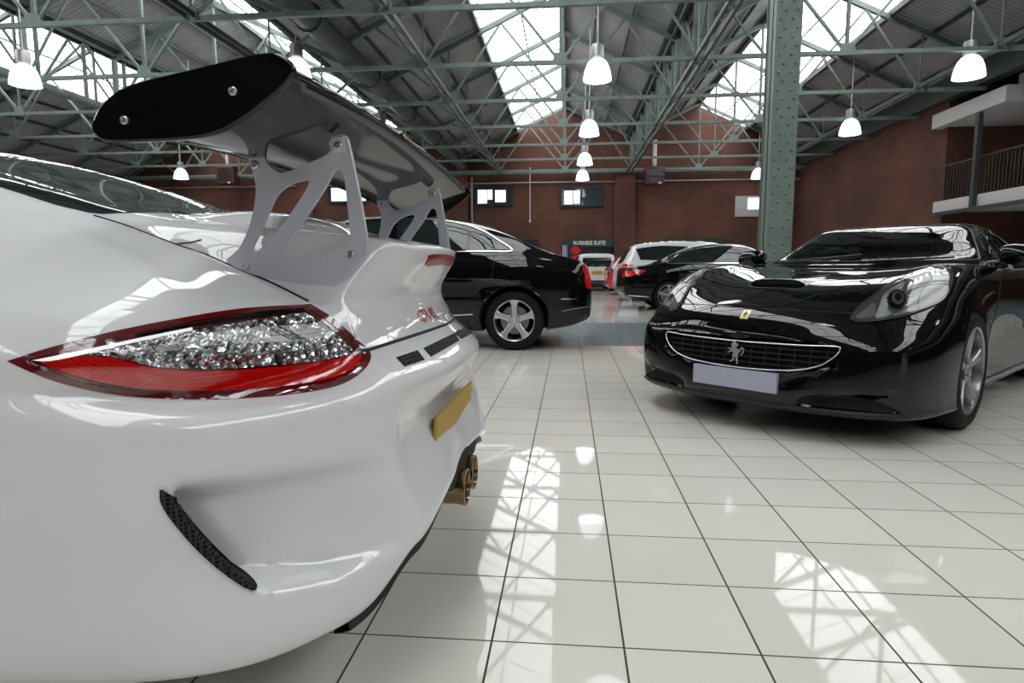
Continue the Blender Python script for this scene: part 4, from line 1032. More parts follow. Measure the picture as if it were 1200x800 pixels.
# windscreen: opening cut in body, tinted glass over it
wsh = [(1.76, 0), (1.775, .3), (1.80, .5), (1.85, .64), (1.93, .715), (2.02, .705), (2.25, .62), (2.40, .55), (2.43, .45), (2.425, .2), (2.42, 0)]
wsh = neg(wsh+[(a, -b) for a, b in wsh[-2:0:-1]]); wsp = spline(wsh, 4)
patch('windscreen', wsp, top_ray(), B, M['screen_glass'], FER, .03, .004, .004)
seam('windscreen_seal', wsp[::2], top_ray(), B, M['black_trim'], FER, .016, .004, closed=True, sm=False)
sw = neg(spline([(2.08, .985), (2.5, .985), (3.0, .995), (3.25, 1.01), (3.15, 1.13), (3.0, 1.205), (2.75, 1.21), (2.55, 1.19), (2.35, 1.11)], 4))
for s in (1, -1): patch('side_window', sw, side_ray(s), B, M['screen_glass'], FER, .03, .004, .004)
bm = bmesh.new(); bm.from_mesh(fb.data); dl = []
inner = shrink(wsp, .02) if inside(shrink(wsp, .02)[0], wsp) else shrink(wsp, -.02)
isw = shrink(sw, .02) if inside(shrink(sw, .02)[0], sw) else shrink(sw, -.02)
for f in bm.faces:
    c = f.calc_center_median()
    if c.z > .95 and (all(inside((v.co.x, v.co.y), inner) for v in f.verts) or (abs(c.y) > .5 and all(inside((v.co.x, v.co.z), isw) for v in f.verts))): dl.append(f)
bmesh.ops.delete(bm, geom=dl, context='FACES'); bm.to_mesh(fb.data); bm.free()
# interior
it = MB(); it.box(-3.2, -1.72, -.72, .72, .35, .42); it.build('cabin_floor', M['seat_leather'], FER)
d = MB(); dp = [(1.80, .90), (1.95, .965), (2.15, .975), (2.25, .93), (2.28, .80), (2.0, .6), (1.8, .6)]
d.prism(neg(dp), lambda p: (p[0], -.70, p[1]), lambda p: (p[0], .70, p[1])); bevel(d.build('dashboard', M['seat_leather'], FER), .02)
def seat(y):
    s = MB(); bp = [(2.72, .45), (2.60, .52), (2.62, .60), (2.78, .62), (2.90, 1.02), (3.0, 1.05), (3.04, 1.0), (2.92, .5)]
    s.prism(neg(bp), lambda p: (p[0], y-.24, p[1]), lambda p: (p[0], y+.24, p[1])); s.box(-2.85, -2.35, y-.25, y+.25, .45, .62)
    o = s.build('seat', M['seat_leather'], FER); bevel(o, .05, 3)
    h = MB(); h.prism(spline([(-.12, 1.04), (.12, 1.04), (.13, 1.14), (.08, 1.19), (-.08, 1.19), (-.13, 1.14)], 4), lambda p: (-2.94, y+p[0], p[1]), lambda p: (-3.03, y+p[0], p[1])); bevel(h.build('headrest', M['seat_leather'], o), .02)
seat(.37); seat(-.37)
sw_ = MB(); cpt = Vector((-2.38, -.37, .93)); 
sw_.tube([(cpt.x+.06*math.cos(a), cpt.y+.18*math.sin(a), cpt.z+.17*math.cos(a)) for a in [2*PI*i/28 for i in range(28)]], .015, 8, closed=True)
for a in (PI/2, -PI/2, PI): sw_.bar(cpt, (cpt.x+.06*math.cos(a), cpt.y+.17*math.sin(a), cpt.z+.16*math.cos(a)), .03, .02)
sw_.build('steering_wheel', M['black_trim'], FER, smooth=50)
b = MB(); b.prism(spline([(-.12, 1.185), (.12, 1.185), (.125, 1.22), (.1, 1.24), (-.1, 1.24), (-.125, 1.22)], 4), lambda p: (-2.34, p[0], p[1]), lambda p: (-2.37, p[0], p[1])); b.build('rear_view_mirror', M['black_trim'], FER)
# --- head lamps: lens over a deep grey housing with a round projector
def fline(p, off=0): return hit(B, fr, p, off)
HL = [(996, 374), (1004, 363), (1020, 350), (1042, 335), (1065, 324), (1090, 316), (1106, 313.5), (1113, 316), (1115, 326), (1111, 341), (1103, 353), (1088, 361), (1060, 370), (1030, 375.5), (1008, 377)]
HLs = spline(HL, 4, True, (0,))
hh = patch('head_lamp', HLs, fr, B, mat('lamp_housing', (.07, .072, .075), .3, coat=1), FER, 4, .001, .003, mirror=1)
def hsub(name, pts, m, off, res=3, sk=.002, n=4, corners=(), reshape=None):
    for o, par in zip(patch(name, spline(pts, n, True, corners), fr, B, m, FER, res, off, sk, mirror=1, reshape=reshape), hh): o.parent = par
facem = mat('lamp_chrome', (.85, .86, .88), .22, metal=.7)
hsub('chrome_bezel', [(1064, 334), (1085, 322), (1104, 316.5), (1111, 320), (1110, 336), (1102, 350), (1086, 359), (1062, 367), (1046, 370), (1052, 364), (1064, 354)], facem, .003, 3, .004, reshape=lambda vs, ns: [p+n*(.004*math.sin(p.z*160+p.x*60)) for p, n in zip(vs, ns)])
hsub('grey_fin', [(1003, 372), (1014, 362), (1024, 355), (1026, 364), (1022, 371)], M['dark_alloy'], .003, 3)
hsub('chrome_reflector', [(1026, 372), (1030, 360), (1035, 347), (1048, 336), (1060, 330), (1056, 340), (1042, 349), (1040, 362), (1046, 368)], facem, .004, 3, .003, reshape=lambda vs, ns: [p+n*(.003*math.sin(p.z*190)) for p, n in zip(vs, ns)])
for (c, r, m, of) in (((1051, 351), 12.5, M['chrome'], .006), ((1051, 351), 10, M['black_gloss'], .009), ((1051.5, 350.5), 7, M['lamp_housing'], .012), ((1052, 350), 4.2, M['glass_dark'], .016)):
    hsub('projector', [(c[0]+r*math.cos(a), c[1]+r*math.sin(a)*1.02) for a in [2*PI*i/12 for i in range(12)]], m, of, 2, .006, 2)
for i in range(6):
    x = 1067+i*6.3; y = 333-i*3.1
    hsub('light_element', [(x-1.6, y), (x, y-1.8), (x+1.8, y), (x, y+1.8)], M['lamp_white'], .010, 2, .003, 2)
hsub('lens', HL, M['clear_lens'], .018, 5, .014, 4, (0,))
# --- grille mouth: dark mesh, chrome rim, slats
GT = [(783, 390), (800, 388.5), (840, 388), (880, 390), (920, 394), (960, 400.5), (980, 405), (982, 409), (978, 417), (968, 426), (950, 433), (930, 436.5), (900, 437), (860, 433), (820, 427), (803, 419), (790, 406), (783, 396)]
gu = []
for p in spline(GT, 3): 
    h = fline(p)
    if h: gu.append((h.y, h.z))
# symmetrical mouth outline in (u, z)
mz = [(0, .522), (.2, .524), (.38, .527), (.50, .532), (.535, .528), (.538, .51), (.52, .48), (.47, .435), (.40, .405), (.30, .385), (.15, .375), (0, .372)]
mz = mz+[(-a, b) for a, b in mz[-2:0:-1]]; mouth = spline(mz, 4)
gm = mat('grille_mesh', (.003, .003, .003), .7, spec=.1)
patch('grille', mouth, end_ray(1), B, gm, FER, .02, .004, 0)
def on_nose(u, z):
    h = hit(B0, end_ray(1), (u, z)); return h
half2, ring2 = ring_surface('x', fer_cols, [10, 9, 9, 9, 10, 12, 10, 8, 8, 8, 6, 5, 5], [3, 3, 5, 8, 8, 7, 6, 8, 8, 9, 9, 8, 7, 6, 5], xs=-1)
tmp = grid_mesh('tmp', ring2, M['gap'], FER); B0 = bvh_of(tmp); bpy.data.objects.remove(tmp, do_unlink=True)
P = [on_nose(*p) for p in mouth]; P = [p for p in P if p]
MB().tube(P, .0042, 8, closed=True).build('grille_rim', M['chrome'], FER, smooth=60)
sl = MB()
for z in (.405, .437, .468, .498):
    pts = []
    for i in range(41):
        u = -.53+1.06*i/40
        if inside((u, z), mouth): 
            h = on_nose(u, z); pts.append((h.x-.018, h.y, h.z))
    sl.tube(pts, .004, 6)
sl.build('grille_slats', M['gap'], FER, smooth=50)
vsx = MB()
for i in range(-6, 7):
    u = i*.08; pts = []
    for k in range(12):
        z = .375+.15*k/11
        if inside((u, z), mouth): h = on_nose(u, z); pts.append((h.x-.022, h.y, h.z))
    if len(pts) > 1: vsx.tube(pts, .003, 5)
vsx.build('grille_bars', M['gap'], FER, smooth=50)
# rearing horse emblem
horse = [(.035, .075), (.028, .083), (.014, .086), (.006, .094), (-.001, .088), (-.008, .082), (-.012, .066), (-.006, .058), (-.018, .05), (-.03, .054), (-.036, .046), (-.024, .042), (-.012, .042), (-.026, .030), (-.038, .026), (-.036, .019), (-.02, .022), (-.004, .030), (.004, .022), (-.004, .006), (.002, -.006), (-.006, -.022), (-.020, -.028), (-.016, -.034), (.000, -.030), (.012, -.012), (.014, .0), (.022, -.002), (.020, -.018), (.028, -.034), (.020, -.044), (.036, -.044), (.036, -.030), (.033, -.012), (.036, .006), (.034, .022), (.048, .030), (.055, .050), (.064, .046), (.058, .024), (.046, .012), (.052, .008), (.070, .024), (.074, .052), (.058, .066), (.044, .050), (.034, .044), (.026, .052), (.022, .062), (.034, .066)]
hx = on_nose(0, .45).x+.006
MB().prism([(p[0]*.95-.017, .432+p[1]*.95) for p in horse], lambda p: (hx, p[0], p[1]), lambda p: (hx-.006, p[0], p[1])).build('horse_emblem', M['chrome'], FER)
# number plate
pl = [(-.26, .252), (.26, .252), (.26, .363), (-.26, .363)]
MB().prism(pl, lambda p: (-.002, p[0], p[1]), lambda p: (-.03, p[0], p[1])).build('number_plate', M['grey_plate'], FER)
# nose badge
bd = [(-.024, .648), (.024, .648), (.024, .695), (-.024, .695)]
o = patch('nose_badge', bd, end_ray(1), B, M['badge_yellow'], FER, .01, .003, .003)
hz_ = [(p[0]*.28-.006, .662+p[1]*.28) for p in horse]; patch('badge_horse', hz_, end_ray(1), B, M['black_trim'], FER, .01, .0042, 0).parent = o
# seams
seam('bonnet_gap', [(792, 356), (830, 357), (872, 360.5), (920, 363), (970, 365.5), (1000, 367)], fr, B, M['gap'], FER, .005)
seam('bonnet_gap', [(-.60, .55), (-.9, .585), (-1.3, .63), (-1.7, .68)], top_ray(), B, M['gap'], FER, .004, mirror=1)
seam('door_gap', neg([(1.66, .25), (1.62, .5), (1.64, .75), (1.80, .93)]), side_ray(1), B, M['gap'], FER, .005)
for s in (1, -1): 
    seam('sill_trim', neg([(1.45, .21), (2.2, .20), (3.3, .21)]), side_ray(s), B, M['dark_alloy'], FER, .03, .004)
    seam('door_handle', neg([(2.75, .80), (2.9, .805)]), side_ray(s), B, M['black_gloss'], FER, .03, .01)
patch('side_repeater', [(-1.50, .60), (-1.55, .60), (-1.55, .615), (-1.50, .615)], side_ray(1), B, M['indicator_orange'], FER, .01, .002, .002)
for s in (1, -1):
    patch('lower_intake', spline([(s*.36, .21), (s*.42, .262), (s*.60, .275), (s*.72, .24), (s*.77, .20), (s*.60, .20)], 4), end_ray(1), B, M['arch_dark'], FER, .02, .002, 0)
# raised intake lip on the bonnet
vs = []; fs = []; NP = 17; top_r = []
for j in range(15):
    v = .50+.42*j/14; hgt = .034*(1-j/14)**1.3
    for k in range(NP):
        a = 2*k/(NP-1)-1; y = a*(.185+.03*j/14); h0 = hit(HB, top_ray(), (-v, y)); vs.append((-v, y, h0.z-.002+hgt*max(0, 1-a**6)))
for j in range(14):
    for k in range(NP-1): fs.append((j*NP+k, j*NP+k+1, (j+1)*NP+k+1, (j+1)*NP+k))
sc_ = MB().add(vs, fs).build('bonnet_scoop', M['black_paint'], FER, smooth=180)
o = MB(); vv = []
for k in range(NP):
    a = 2*k/(NP-1)-1; y = a*.172; h0 = hit(HB, top_ray(), (-.503, y)); vv += [(-.506, y, h0.z-.004), (-.506, y, h0.z-.004+.031*max(0, 1-a**6))]
o.add(vv, [(2*k, 2*k+2, 2*k+3, 2*k+1) for k in range(NP-1)]); o.build('scoop_mouth', M['arch_dark'], sc_)
MB().tube([Vector(p) for p in vs[:NP]], .0035, 6).build('scoop_lip', M['dark_alloy'], sc_, smooth=60)
seam('lower_strip', [(-.80, .185), (-.45, .185), (0, .185), (.45, .185), (.80, .185)], end_ray(1), B, M['black_trim'], FER, .02, .004)
# mirrors
def mirror_(s):
    m = empty('door_mirror', (-1.98, s*.94, 1.03), parent=FER)
    vs = []; fs = []; N = 14
    prof = [(-.10, .2), (-.085, .62), (-.04, .92), (0, 1), (.035, .93)]
    for (x, k) in prof:
        for i in range(N):
            a = 2*PI*i/N; y = math.cos(a); z = math.sin(a); y = math.copysign(abs(y)**.8, y); z = math.copysign(abs(z)**.8, z)
            vs.append((-x, y*.125*k, z*.075*k-.01*y*s))
    for j in range(4):
        for i in range(N): fs.append((j*N+i, j*N+(i+1) % N, (j+1)*N+(i+1) % N, (j+1)*N+i))
    fs.append(tuple(range(N)))
    MB().add(vs, fs).build('mirror_shell', M['black_paint'], m, smooth=180)
    MB().add([(-.034, p[1]*.92, p[2]*.9) for p in vs[-N:]], [tuple(range(N))]).build('mirror_glass', M['chrome'], m)
    MB().tube([(0, -s*.04, -.03), (.01, -s*.12, -.05), (.03, -s*.19, -.075)], [.02, .016, .03], 8).build('mirror_arm', M['black_paint'], m, smooth=60)
mirror_(1); mirror_(-1)
wp_ = MB(); 
for y0 in (-.5, .1): 
    a = hit(B0, top_ray(), (-1.72, y0)); b = hit(B0, top_ray(), (-1.86, y0+.5)); wp_.tube([a+Vector((0, 0, .015)), b+Vector((0, 0, .02))], .008, 6)
wp_.build('wipers', M['black_trim'], FER)
# rear lamps
for s in (1, -1): MB().lathe([(.085, 0), (.08, .02), (.05, .028), (.0005, .03)], (-4.50, s*.55, .86), 'X', 24).build('tail_lamp', M['red_lens'], FER, smooth=60)
place_wheels(FER, (make_wheel(.347, .27, .262, 5, FER, M['dark_alloy'], 'twin'), (-1.045, -3.715), .347), .80)
# ================================================================ cars farther back
def loft_car(name, loc, rz, P):
    """side profile loft. x = metres forward of the tail, y = left, z = up"""
    root = empty(name, loc, rz)
    st_ = P['stations']; rows = []
    for v in st_:
        w = interp(P['W'], v); zt = interp(P['top'], v); zb = min(interp(P['belt'], v), zt-.012); zs = interp(P['sill'], v)
        g = max(0, min(1, (zt-zb-.03)/.25)); g = g*g*(3-2*g)                 # 1 where there is a cabin
        wr = w*(.90*(1-g)+P.get('roofw', .66)*g)
        hgt = zb-zs
        half = [(0, zs+.02), (w*.8, zs), (w*.955, zs+.03), (w*.985, zs+hgt*.2), (w, zs+hgt*.45), (w*1.0, zs+hgt*.66), (w*.985, zs+hgt*.84), (w*.955, zs+hgt*.96),
                (w*.93, zb+.012*g+.0), (w*.93*(1-.33)+wr*.33, zb+(zt-zb)*.36), (w*.93*(1-.72)+wr*.72, zb+(zt-zb)*.70), (wr*.965, zb+(zt-zb)*.90), (wr*.72, zb+(zt-zb)*.975), (wr*.35, zt-.002), (0, zt)]
        pts = spline([(a, b) for a, b in half], 4, closed=False)
        pts = [(max(0, a), b) for a, b in pts]; rows.append((v, pts))
    vs = []; fs = []
    K = len(rows[0][1]); RN = 2*K-2
    for v, pts in rows:
        vs += [(v, a, b) for a, b in pts]+[(v, -a, b) for a, b in pts[-2:0:-1]]
    for i in range(len(rows)-1):
        for k in range(RN): fs.append((i*RN+k, i*RN+(k+1) % RN, (i+1)*RN+(k+1) % RN, (i+1)*RN+k))
    fs += [tuple(range(RN)), tuple((len(rows)-1)*RN+k for k in range(RN))[::-1]]
    b = MB().add(vs, fs).build('body', P['paint'], root)
    m = b.modifiers.new('s', 'SUBSURF'); m.levels = m.render_levels = 1
    dg = bpy.context.evaluated_depsgraph_get(); me = bpy.data.meshes.new_from_object(b.evaluated_get(dg)); b.modifiers.clear(); b.data = me
    R = P['R']; cs = []
    for x in P['axles']:
        for s in (1, -1): cs.append(arch_cutter(x, R, R+P.get('archgap', .045), s*(P['track']-.17), s*1.3, M['arch_dark'], root))
    carve(b, cs, None); shade(b, 35)
    BV = bvh_of(b)
    for q in P.get('side_windows', ()):
        for s in ((1, -1) if P.get('both', 1) else (1,)):
            o = patch('side_window', spline(q, 4, True, P.get('wcorner', ())), side_ray(s), BV, M['glass_tint'], root, .05, .004, .005)
    if 'trim' in P:
        for s in (1, -1): seam('window_trim', P['trim'], side_ray(s), BV, M['chrome'], root, P.get('trimw', .022), .006, closed=P.get('trimc', True), n=5)
    for nm, q, m_, ray_, kw in P.get('patches', ()): patch(nm, q, ray_, BV, m_, root, kw.get('res', .04), kw.get('off', .005), kw.get('sk', .006))
    for nm, q, m_, ray_, w_ in P.get('seams', ()): seam(nm, q, ray_, BV, m_, root, w_, .002)
    place_wheels(root, (make_wheel(R, .25, P['rimR'], P.get('spokes', 5), root, P.get('rim', M['alloy']), P.get('style', 'five')), P['axles'], R), P['track'])
    return root, BV, b
def stn(L, e=.25):
    a = [0, .012, .035, .075, .13, .2, .3]; return a+[.3+(L-.6)*i/26 for i in range(1, 26)]+[L-x for x in a[::-1]]
# --- black saloon, side on
S = stn(4.95)
blk = M['black_paint']
SD = side_ray(1)
saloon = dict(stations=S, paint=blk,
  top=[(0, .66), (.012, .76), (.06, .86), (.14, .985), (.22, 1.02), (.34, 1.045), (.55, 1.09), (.80, 1.18), (1.10, 1.32), (1.40, 1.44), (1.75, 1.53), (2.2, 1.585), (2.8, 1.60), (3.2, 1.56), (3.55, 1.44), (3.9, 1.24), (4.1, 1.13), (4.5, 1.06), (4.9, .95), (5.08, .85), (5.15, .62)],
  belt=[(0, .62), (.02, .82), (.06, .90), (.12, .95), (.4, 1.035), (1.2, 1.125), (2.2, 1.10), (3.5, 1.06), (4.2, 1.0), (4.9, .85), (5.15, .55)],
  W=[(0, .60), (.012, .70), (.035, .77), (.13, .85), (.3, .90), (1.1, .945), (2.5, .94), (4.1, .94), (4.8, .86), (5.05, .74), (5.15, .5)],
  sill=[(0, .45), (.04, .38), (.2, .33), (.6, .25), (1.4, .22), (3.8, .2), (4.8, .2), (5.1, .3), (5.15, .4)], roofw=.70, trimw=.018,
  R=.348, rimR=.245, axles=(1.10, 4.25), track=.80,
  side_windows=[[(1.17, 1.165), (1.30, 1.25), (1.52, 1.375), (1.62, 1.41), (1.62, 1.16)], [(1.66, 1.16), (1.66, 1.425), (1.90, 1.48), (2.3, 1.52), (2.5, 1.52), (2.5, 1.14)], [(2.6, 1.14), (2.6, 1.52), (2.9, 1.51), (3.2, 1.46), (3.45, 1.36), (3.72, 1.17), (3.7, 1.13)]],
  wcorner=(0, 1, 2, 3, 4, 5, 6), trim=[(1.13, 1.145), (1.30, 1.275), (1.50, 1.39), (1.75, 1.475), (2.1, 1.53), (2.55, 1.555), (3.0, 1.535), (3.3, 1.45), (3.6, 1.30), (3.80, 1.14), (3.2, 1.12), (2.2, 1.13), (1.5, 1.145)],
  patches=[('tail_lamp', spline([(.12, 1.0), (.225, 1.015), (.215, .90), (.10, .74), (.05, .73)], 3, True, (0, 1, 3, 4)), M['red_lens'], side_ray(1), dict(off=.008, res=.03)),
           ('tail_lamp', spline([(.12, 1.0), (.225, 1.015), (.215, .90), (.10, .74), (.05, .73)], 3, True, (0, 1, 3, 4)), M['red_lens'], side_ray(-1), dict(off=.008, res=.03)),
           ('tail_lamp', spline([(.80, .98), (.5, .97), (.47, .84), (.6, .76), (.85, .72)], 3), M['red_lens'], end_ray(-1), dict(off=.008, res=.03)),
           ('tail_lamp', spline([(-.80, .98), (-.5, .97), (-.47, .84), (-.6, .76), (-.85, .72)], 3), M['red_lens'], end_ray(-1), dict(off=.008, res=.03)),
           ('rear_window', spline([(.82, 0), (.84, .45), (.90, .58), (1.3, .56), (1.72, .50), (1.78, 0), (1.72, -.50), (1.3, -.56), (.90, -.58), (.84, -.45)], 4), M['glass_tint'], top_ray(), dict(off=.005)),
           ('windscreen', spline([(4.05, 0), (4.0, .5), (3.85, .66), (3.5, .6), (3.3, .52), (3.25, 0), (3.3, -.52), (3.5, -.6), (3.85, -.66), (4.0, -.5)], 4), M['glass_tint'], top_ray(), dict(off=.005)),
           ('fuel_flap', [(.78, .86), (.98, .86), (.98, 1.0), (.78, 1.0)], blk, side_ray(-1), dict(off=.002))],
  seams=[('door_gap', [(1.62, .30), (1.60, .5), (1.50, .72), (1.36, .85), (1.33, 1.10)], M['gap'], side_ray(1), .008), ('door_gap', [(2.55, .25), (2.55, .7), (2.53, 1.12)], M['gap'], side_ray(1), .008),
         ('boot_gap', [(.16, 1.03), (.14, .86)], M['gap'], side_ray(1), .006),
         ('side_rub_strip', [(1.58, .42), (2.0, .405), (3.6, .40)], M['chrome'], side_ray(1), .018), ('bumper_trim', [(.05, .505), (.25, .50), (.55, .46)], M['dark_alloy'], side_ray(1), .012),
         ('side_marker', [(.36, .60), (.56, .60)], M['chrome'], side_ray(1), .022), ('bumper_trim', [(-.7, .55), (0, .54), (.7, .55)], M['chrome'], end_ray(-1), .02),
         ('door_handle', [(1.40, 1.0), (1.50, 1.005), (1.66, 1.0)], M['black_gloss'], side_ray(1), .035)])
def tuck(v): return v*.5 if v < .4 else v-.2
for k in ('top', 'belt', 'W', 'sill'): saloon[k] = [(tuck(a), b) for a, b in saloon[k]]
saloon['axles'] = (.90, 4.05)
saloon['side_windows'] = [[(a-.2, b) for a, b in q] for q in saloon['side_windows']]; saloon['trim'] = [(a-.2, b) for a, b in saloon['trim']]
saloon['patches'] = [(a, [((tuck(x) if x > 0 else x), y) for x, y in q] if a not in ('tail_lamp',) or r_(( 0, 0))[1].y else q, m_, r_, k_) for a, q, m_, r_, k_ in saloon['patches']]
saloon['seams'] = [(a, [(tuck(x) if x > 0 else x, y) for x, y in q] if r_((0, 0))[1].y else q, m_, r_, w_) for a, q, m_, r_, w_ in saloon['seams']]
car, BV, bd = loft_car('saloon_car', (.27, 8.04, 0), PI, saloon)
tag(car, 'black saloon seen side on behind the white sports car, silver five-spoke wheel', 'car')
# wheel arch lip
for x in (.90, 4.05):
    L = []
    for i in range(31):
        a = -.25+(PI+.5)*i/30; p = (x+.405*math.cos(a), .348+.405*math.sin(a)); h = hit(BV, side_ray(1), p, .006)
        if h: L.append(h)
    MB().tube(L, .011, 6).build('arch_lip', blk, car, smooth=60)
mr_ = MB(); mr_.lathe([(.001, -.09), (.06, -.08), (.08, 0), (.06, .09), (.001, .1)], (3.55, 1.02, 1.12), 'Y', 14); mr_.build('door_mirror', blk, car, smooth=60)
# --- black coupe-roofed saloon behind the grand tourer
S = stn(4.85)
c2 = dict(stations=S, paint=blk,
  top=[(0, .62), (.012, .84), (.05, .93), (.15, .98), (.5, 1.02), (.95, 1.10), (1.35, 1.31), (1.8, 1.46), (2.3, 1.52), (2.8, 1.48), (3.2, 1.33), (3.6, 1.12), (3.9, 1.04), (4.4, .95), (4.75, .82), (4.85, .6)],
  belt=[(0, .58), (.02, .78), (.08, .88), (.4, .97), (1.2, 1.05), (2.5, 1.06), (3.5, 1.02), (4.3, .9), (4.85, .52)],
  W=[(0, .62), (.012, .71), (.035, .77), (.13, .84), (.3, .89), (1.1, .93), (2.5, .91), (3.9, .92), (4.5, .84), (4.75, .7), (4.85, .5)],
  sill=[(0, .42), (.04, .33), (.2, .27), (.6, .22), (1.4, .2), (4.4, .2), (4.8, .28), (4.85, .4)], roofw=.68,
  R=.335, rimR=.255, axles=(1.0, 3.85), track=.78, style='twin', spokes=5,
  side_windows=[[(.98, 1.085), (1.2, 1.2), (1.5, 1.33), (2.0, 1.41), (2.02, 1.08)], [(2.06, 1.08), (2.05, 1.415), (2.5, 1.42), (2.9, 1.34), (3.3, 1.10)]],
  wcorner=(0, 3, 4), trim=[(.94, 1.07), (1.2, 1.225), (1.5, 1.36), (2.0, 1.44), (2.5, 1.45), (2.95, 1.35), (3.36, 1.08), (2.5, 1.06), (1.5, 1.065)],
  patches=[('tail_lamp', spline([(-.02, .87), (.10, .90), (.40, .915), (.48, .90), (.36, .84), (.10, .78), (-.02, .75)], 4), M['red_lens'], side_ray(-1), dict(off=.008, res=.03)),
           ('tail_lamp', spline([(-.02, .87), (.10, .90), (.40, .915), (.48, .90), (.36, .84), (.10, .78), (-.02, .75)], 4), M['red_lens'], side_ray(1), dict(off=.008, res=.03)),
           ('tail_lamp', spline([(.8, .88), (.45, .86), (.42, .76), (.8, .76)], 3), M['red_lens'], end_ray(-1), dict(off=.008, res=.03)), ('tail_lamp', spline([(-.8, .88), (-.45, .86), (-.42, .76), (-.8, .76)], 3), M['red_lens'], end_ray(-1), dict(off=.008, res=.03)),
           ('rear_window', spline([(.96, 0), (1.0, .52), (1.35, .52), (1.8, .46), (1.85, 0), (1.8, -.46), (1.35, -.52), (1.0, -.52)], 4), M['glass_tint'], top_ray(), dict(off=.005)),
           ('windscreen', spline([(3.7, 0), (3.6, .6), (3.2, .58), (2.8, .48), (2.75, 0), (2.8, -.48), (3.2, -.58), (3.6, -.6)], 4), M['glass_tint'], top_ray(), dict(off=.005))],
  seams=[('bumper_trim', [(.10, .34), (.3, .33), (.55, .31)], M['chrome'], side_ray(-1), .03), ('door_gap', [(2.04, .25), (2.04, 1.06)], M['gap'], side_ray(-1), .008)])
car, BV, bd = loft_car('saloon_car', (1.2, 15.1, 0), .05, c2)
tag(car, 'black low-roofed car with chrome window frames parked between white car and grand tourer', 'car')
# --- white people carrier
S = stn(4.7)
wt = M['white_paint']
c3 = dict(stations=S, paint=wt,
  top=[(0, .55), (.012, .85), (.06, 1.02), (.15, 1.15), (.28, 1.40), (.42, 1.62), (.55, 1.67), (1.2, 1.73), (2.0, 1.76), (2.9, 1.70), (3.3, 1.50), (3.9, 1.15), (4.4, 1.0), (4.62, .85), (4.7, .6)],
  belt=[(0, .5), (.02, .8), (.1, .98), (.3, 1.12), (1.2, 1.10), (3, 1.02), (4, .95), (4.7, .5)],
  W=[(0, .68), (.012, .76), (.035, .81), (.13, .86), (.3, .90), (1.1, .93), (2.5, .93), (4.0, .90), (4.5, .78), (4.7, .5)],
  sill=[(0, .36), (.04, .28), (.2, .24), (.6, .2), (4.4, .2), (4.7, .35)], roofw=.74,
  R=.335, rimR=.23, axles=(.95, 3.75), track=.78,
  side_windows=[[(.50, 1.52), (.62, 1.20), (1.35, 1.18), (2.0, 1.16), (2.0, 1.58), (1.2, 1.60)], [(2.05, 1.16), (2.05, 1.58), (2.9, 1.56), (3.4, 1.16)]], wcorner=(0, 1, 2, 3, 4),
  patches=[('tail_lamp', spline([(.0, .98), (.14, 1.08), (.42, 1.04), (.50, .99), (.36, .93), (.12, .84), (.0, .86)], 4), M['red_lens'], side_ray(-1), dict(off=.008, res=.03)),
           ('tail_lamp', spline([(.0, .98), (.14, 1.08), (.42, 1.04), (.50, .99), (.36, .93), (.12, .84), (.0, .86)], 4), M['red_lens'], side_ray(1), dict(off=.008, res=.03)),
           ('tail_lamp', spline([(.84, 1.0), (.6, .98), (.6, .88), (.84, .84)], 3), M['red_lens'], end_ray(-1), dict(off=.008, res=.03)),
           ('tail_lamp', spline([(-.84, 1.0), (-.6, .98), (-.6, .88), (-.84, .84)], 3), M['red_lens'], end_ray(-1), dict(off=.008, res=.03)),
           ('rear_window', spline([(-.55, 1.14), (.55, 1.14), (.52, 1.45), (.45, 1.55), (-.45, 1.55), (-.52, 1.45)], 4), M['glass_tint'], end_ray(-1), dict(off=.005)),
           ('windscreen', spline([(3.8, 0), (3.7, .6), (3.3, .6), (3.0, .5), (2.95, 0), (3.0, -.5), (3.3, -.6), (3.7, -.6)], 4), M['glass_tint'], top_ray(), dict(off=.005)),
           ('lower_cladding', [(-.75, .25), (.75, .25), (.72, .38), (-.72, .38)], M['black_trim'], end_ray(-1), dict(off=.005))],
  seams=[('roof_rail', [(.7, 1.68), (1.6, 1.74), (2.8, 1.70)], M['chrome'], side_ray(-1), .03)])
car, BV, bd = loft_car('people_carrier', (1.40, 19.2, 0), .04, c3)
tag(car, 'white people carrier with long dark side windows and red tail lamp', 'car')
# --- red hatchback
c4 = dict(c3); c4['paint'] = M['red_paint']; c4['stations'] = stn(4.1)
c4['top'] = [(0, .55), (.02, .88), (.12, 1.0), (.3, 1.22), (.5, 1.40), (.75, 1.48), (1.5, 1.52), (2.3, 1.48), (2.8, 1.25), (3.3, 1.0), (3.9, .85), (4.1, .55)]
c4['belt'] = [(0, .5), (.03, .82), (.15, .95), (1.2, 1.0), (3, .92), (4.1, .5)]; c4['W'] = [(0, .62), (.02, .72), (.05, .78), (.15, .83), (.4, .87), (2, .88), (3.5, .85), (4.0, .65), (4.1, .45)]; c4['sill'] = [(0, .36), (.05, .28), (.3, .2), (3.8, .2), (4.1, .35)]
c4['axles'] = (.7, 3.25); c4['R'] = .31; c4['rimR'] = .21; c4['track'] = .74
c4['side_windows'] = [[(.55, 1.12), (.6, 1.05), (1.5, 1.04), (1.5, 1.38), (.85, 1.36)], [(1.55, 1.04), (1.55, 1.38), (2.2, 1.36), (2.7, 1.04)]]
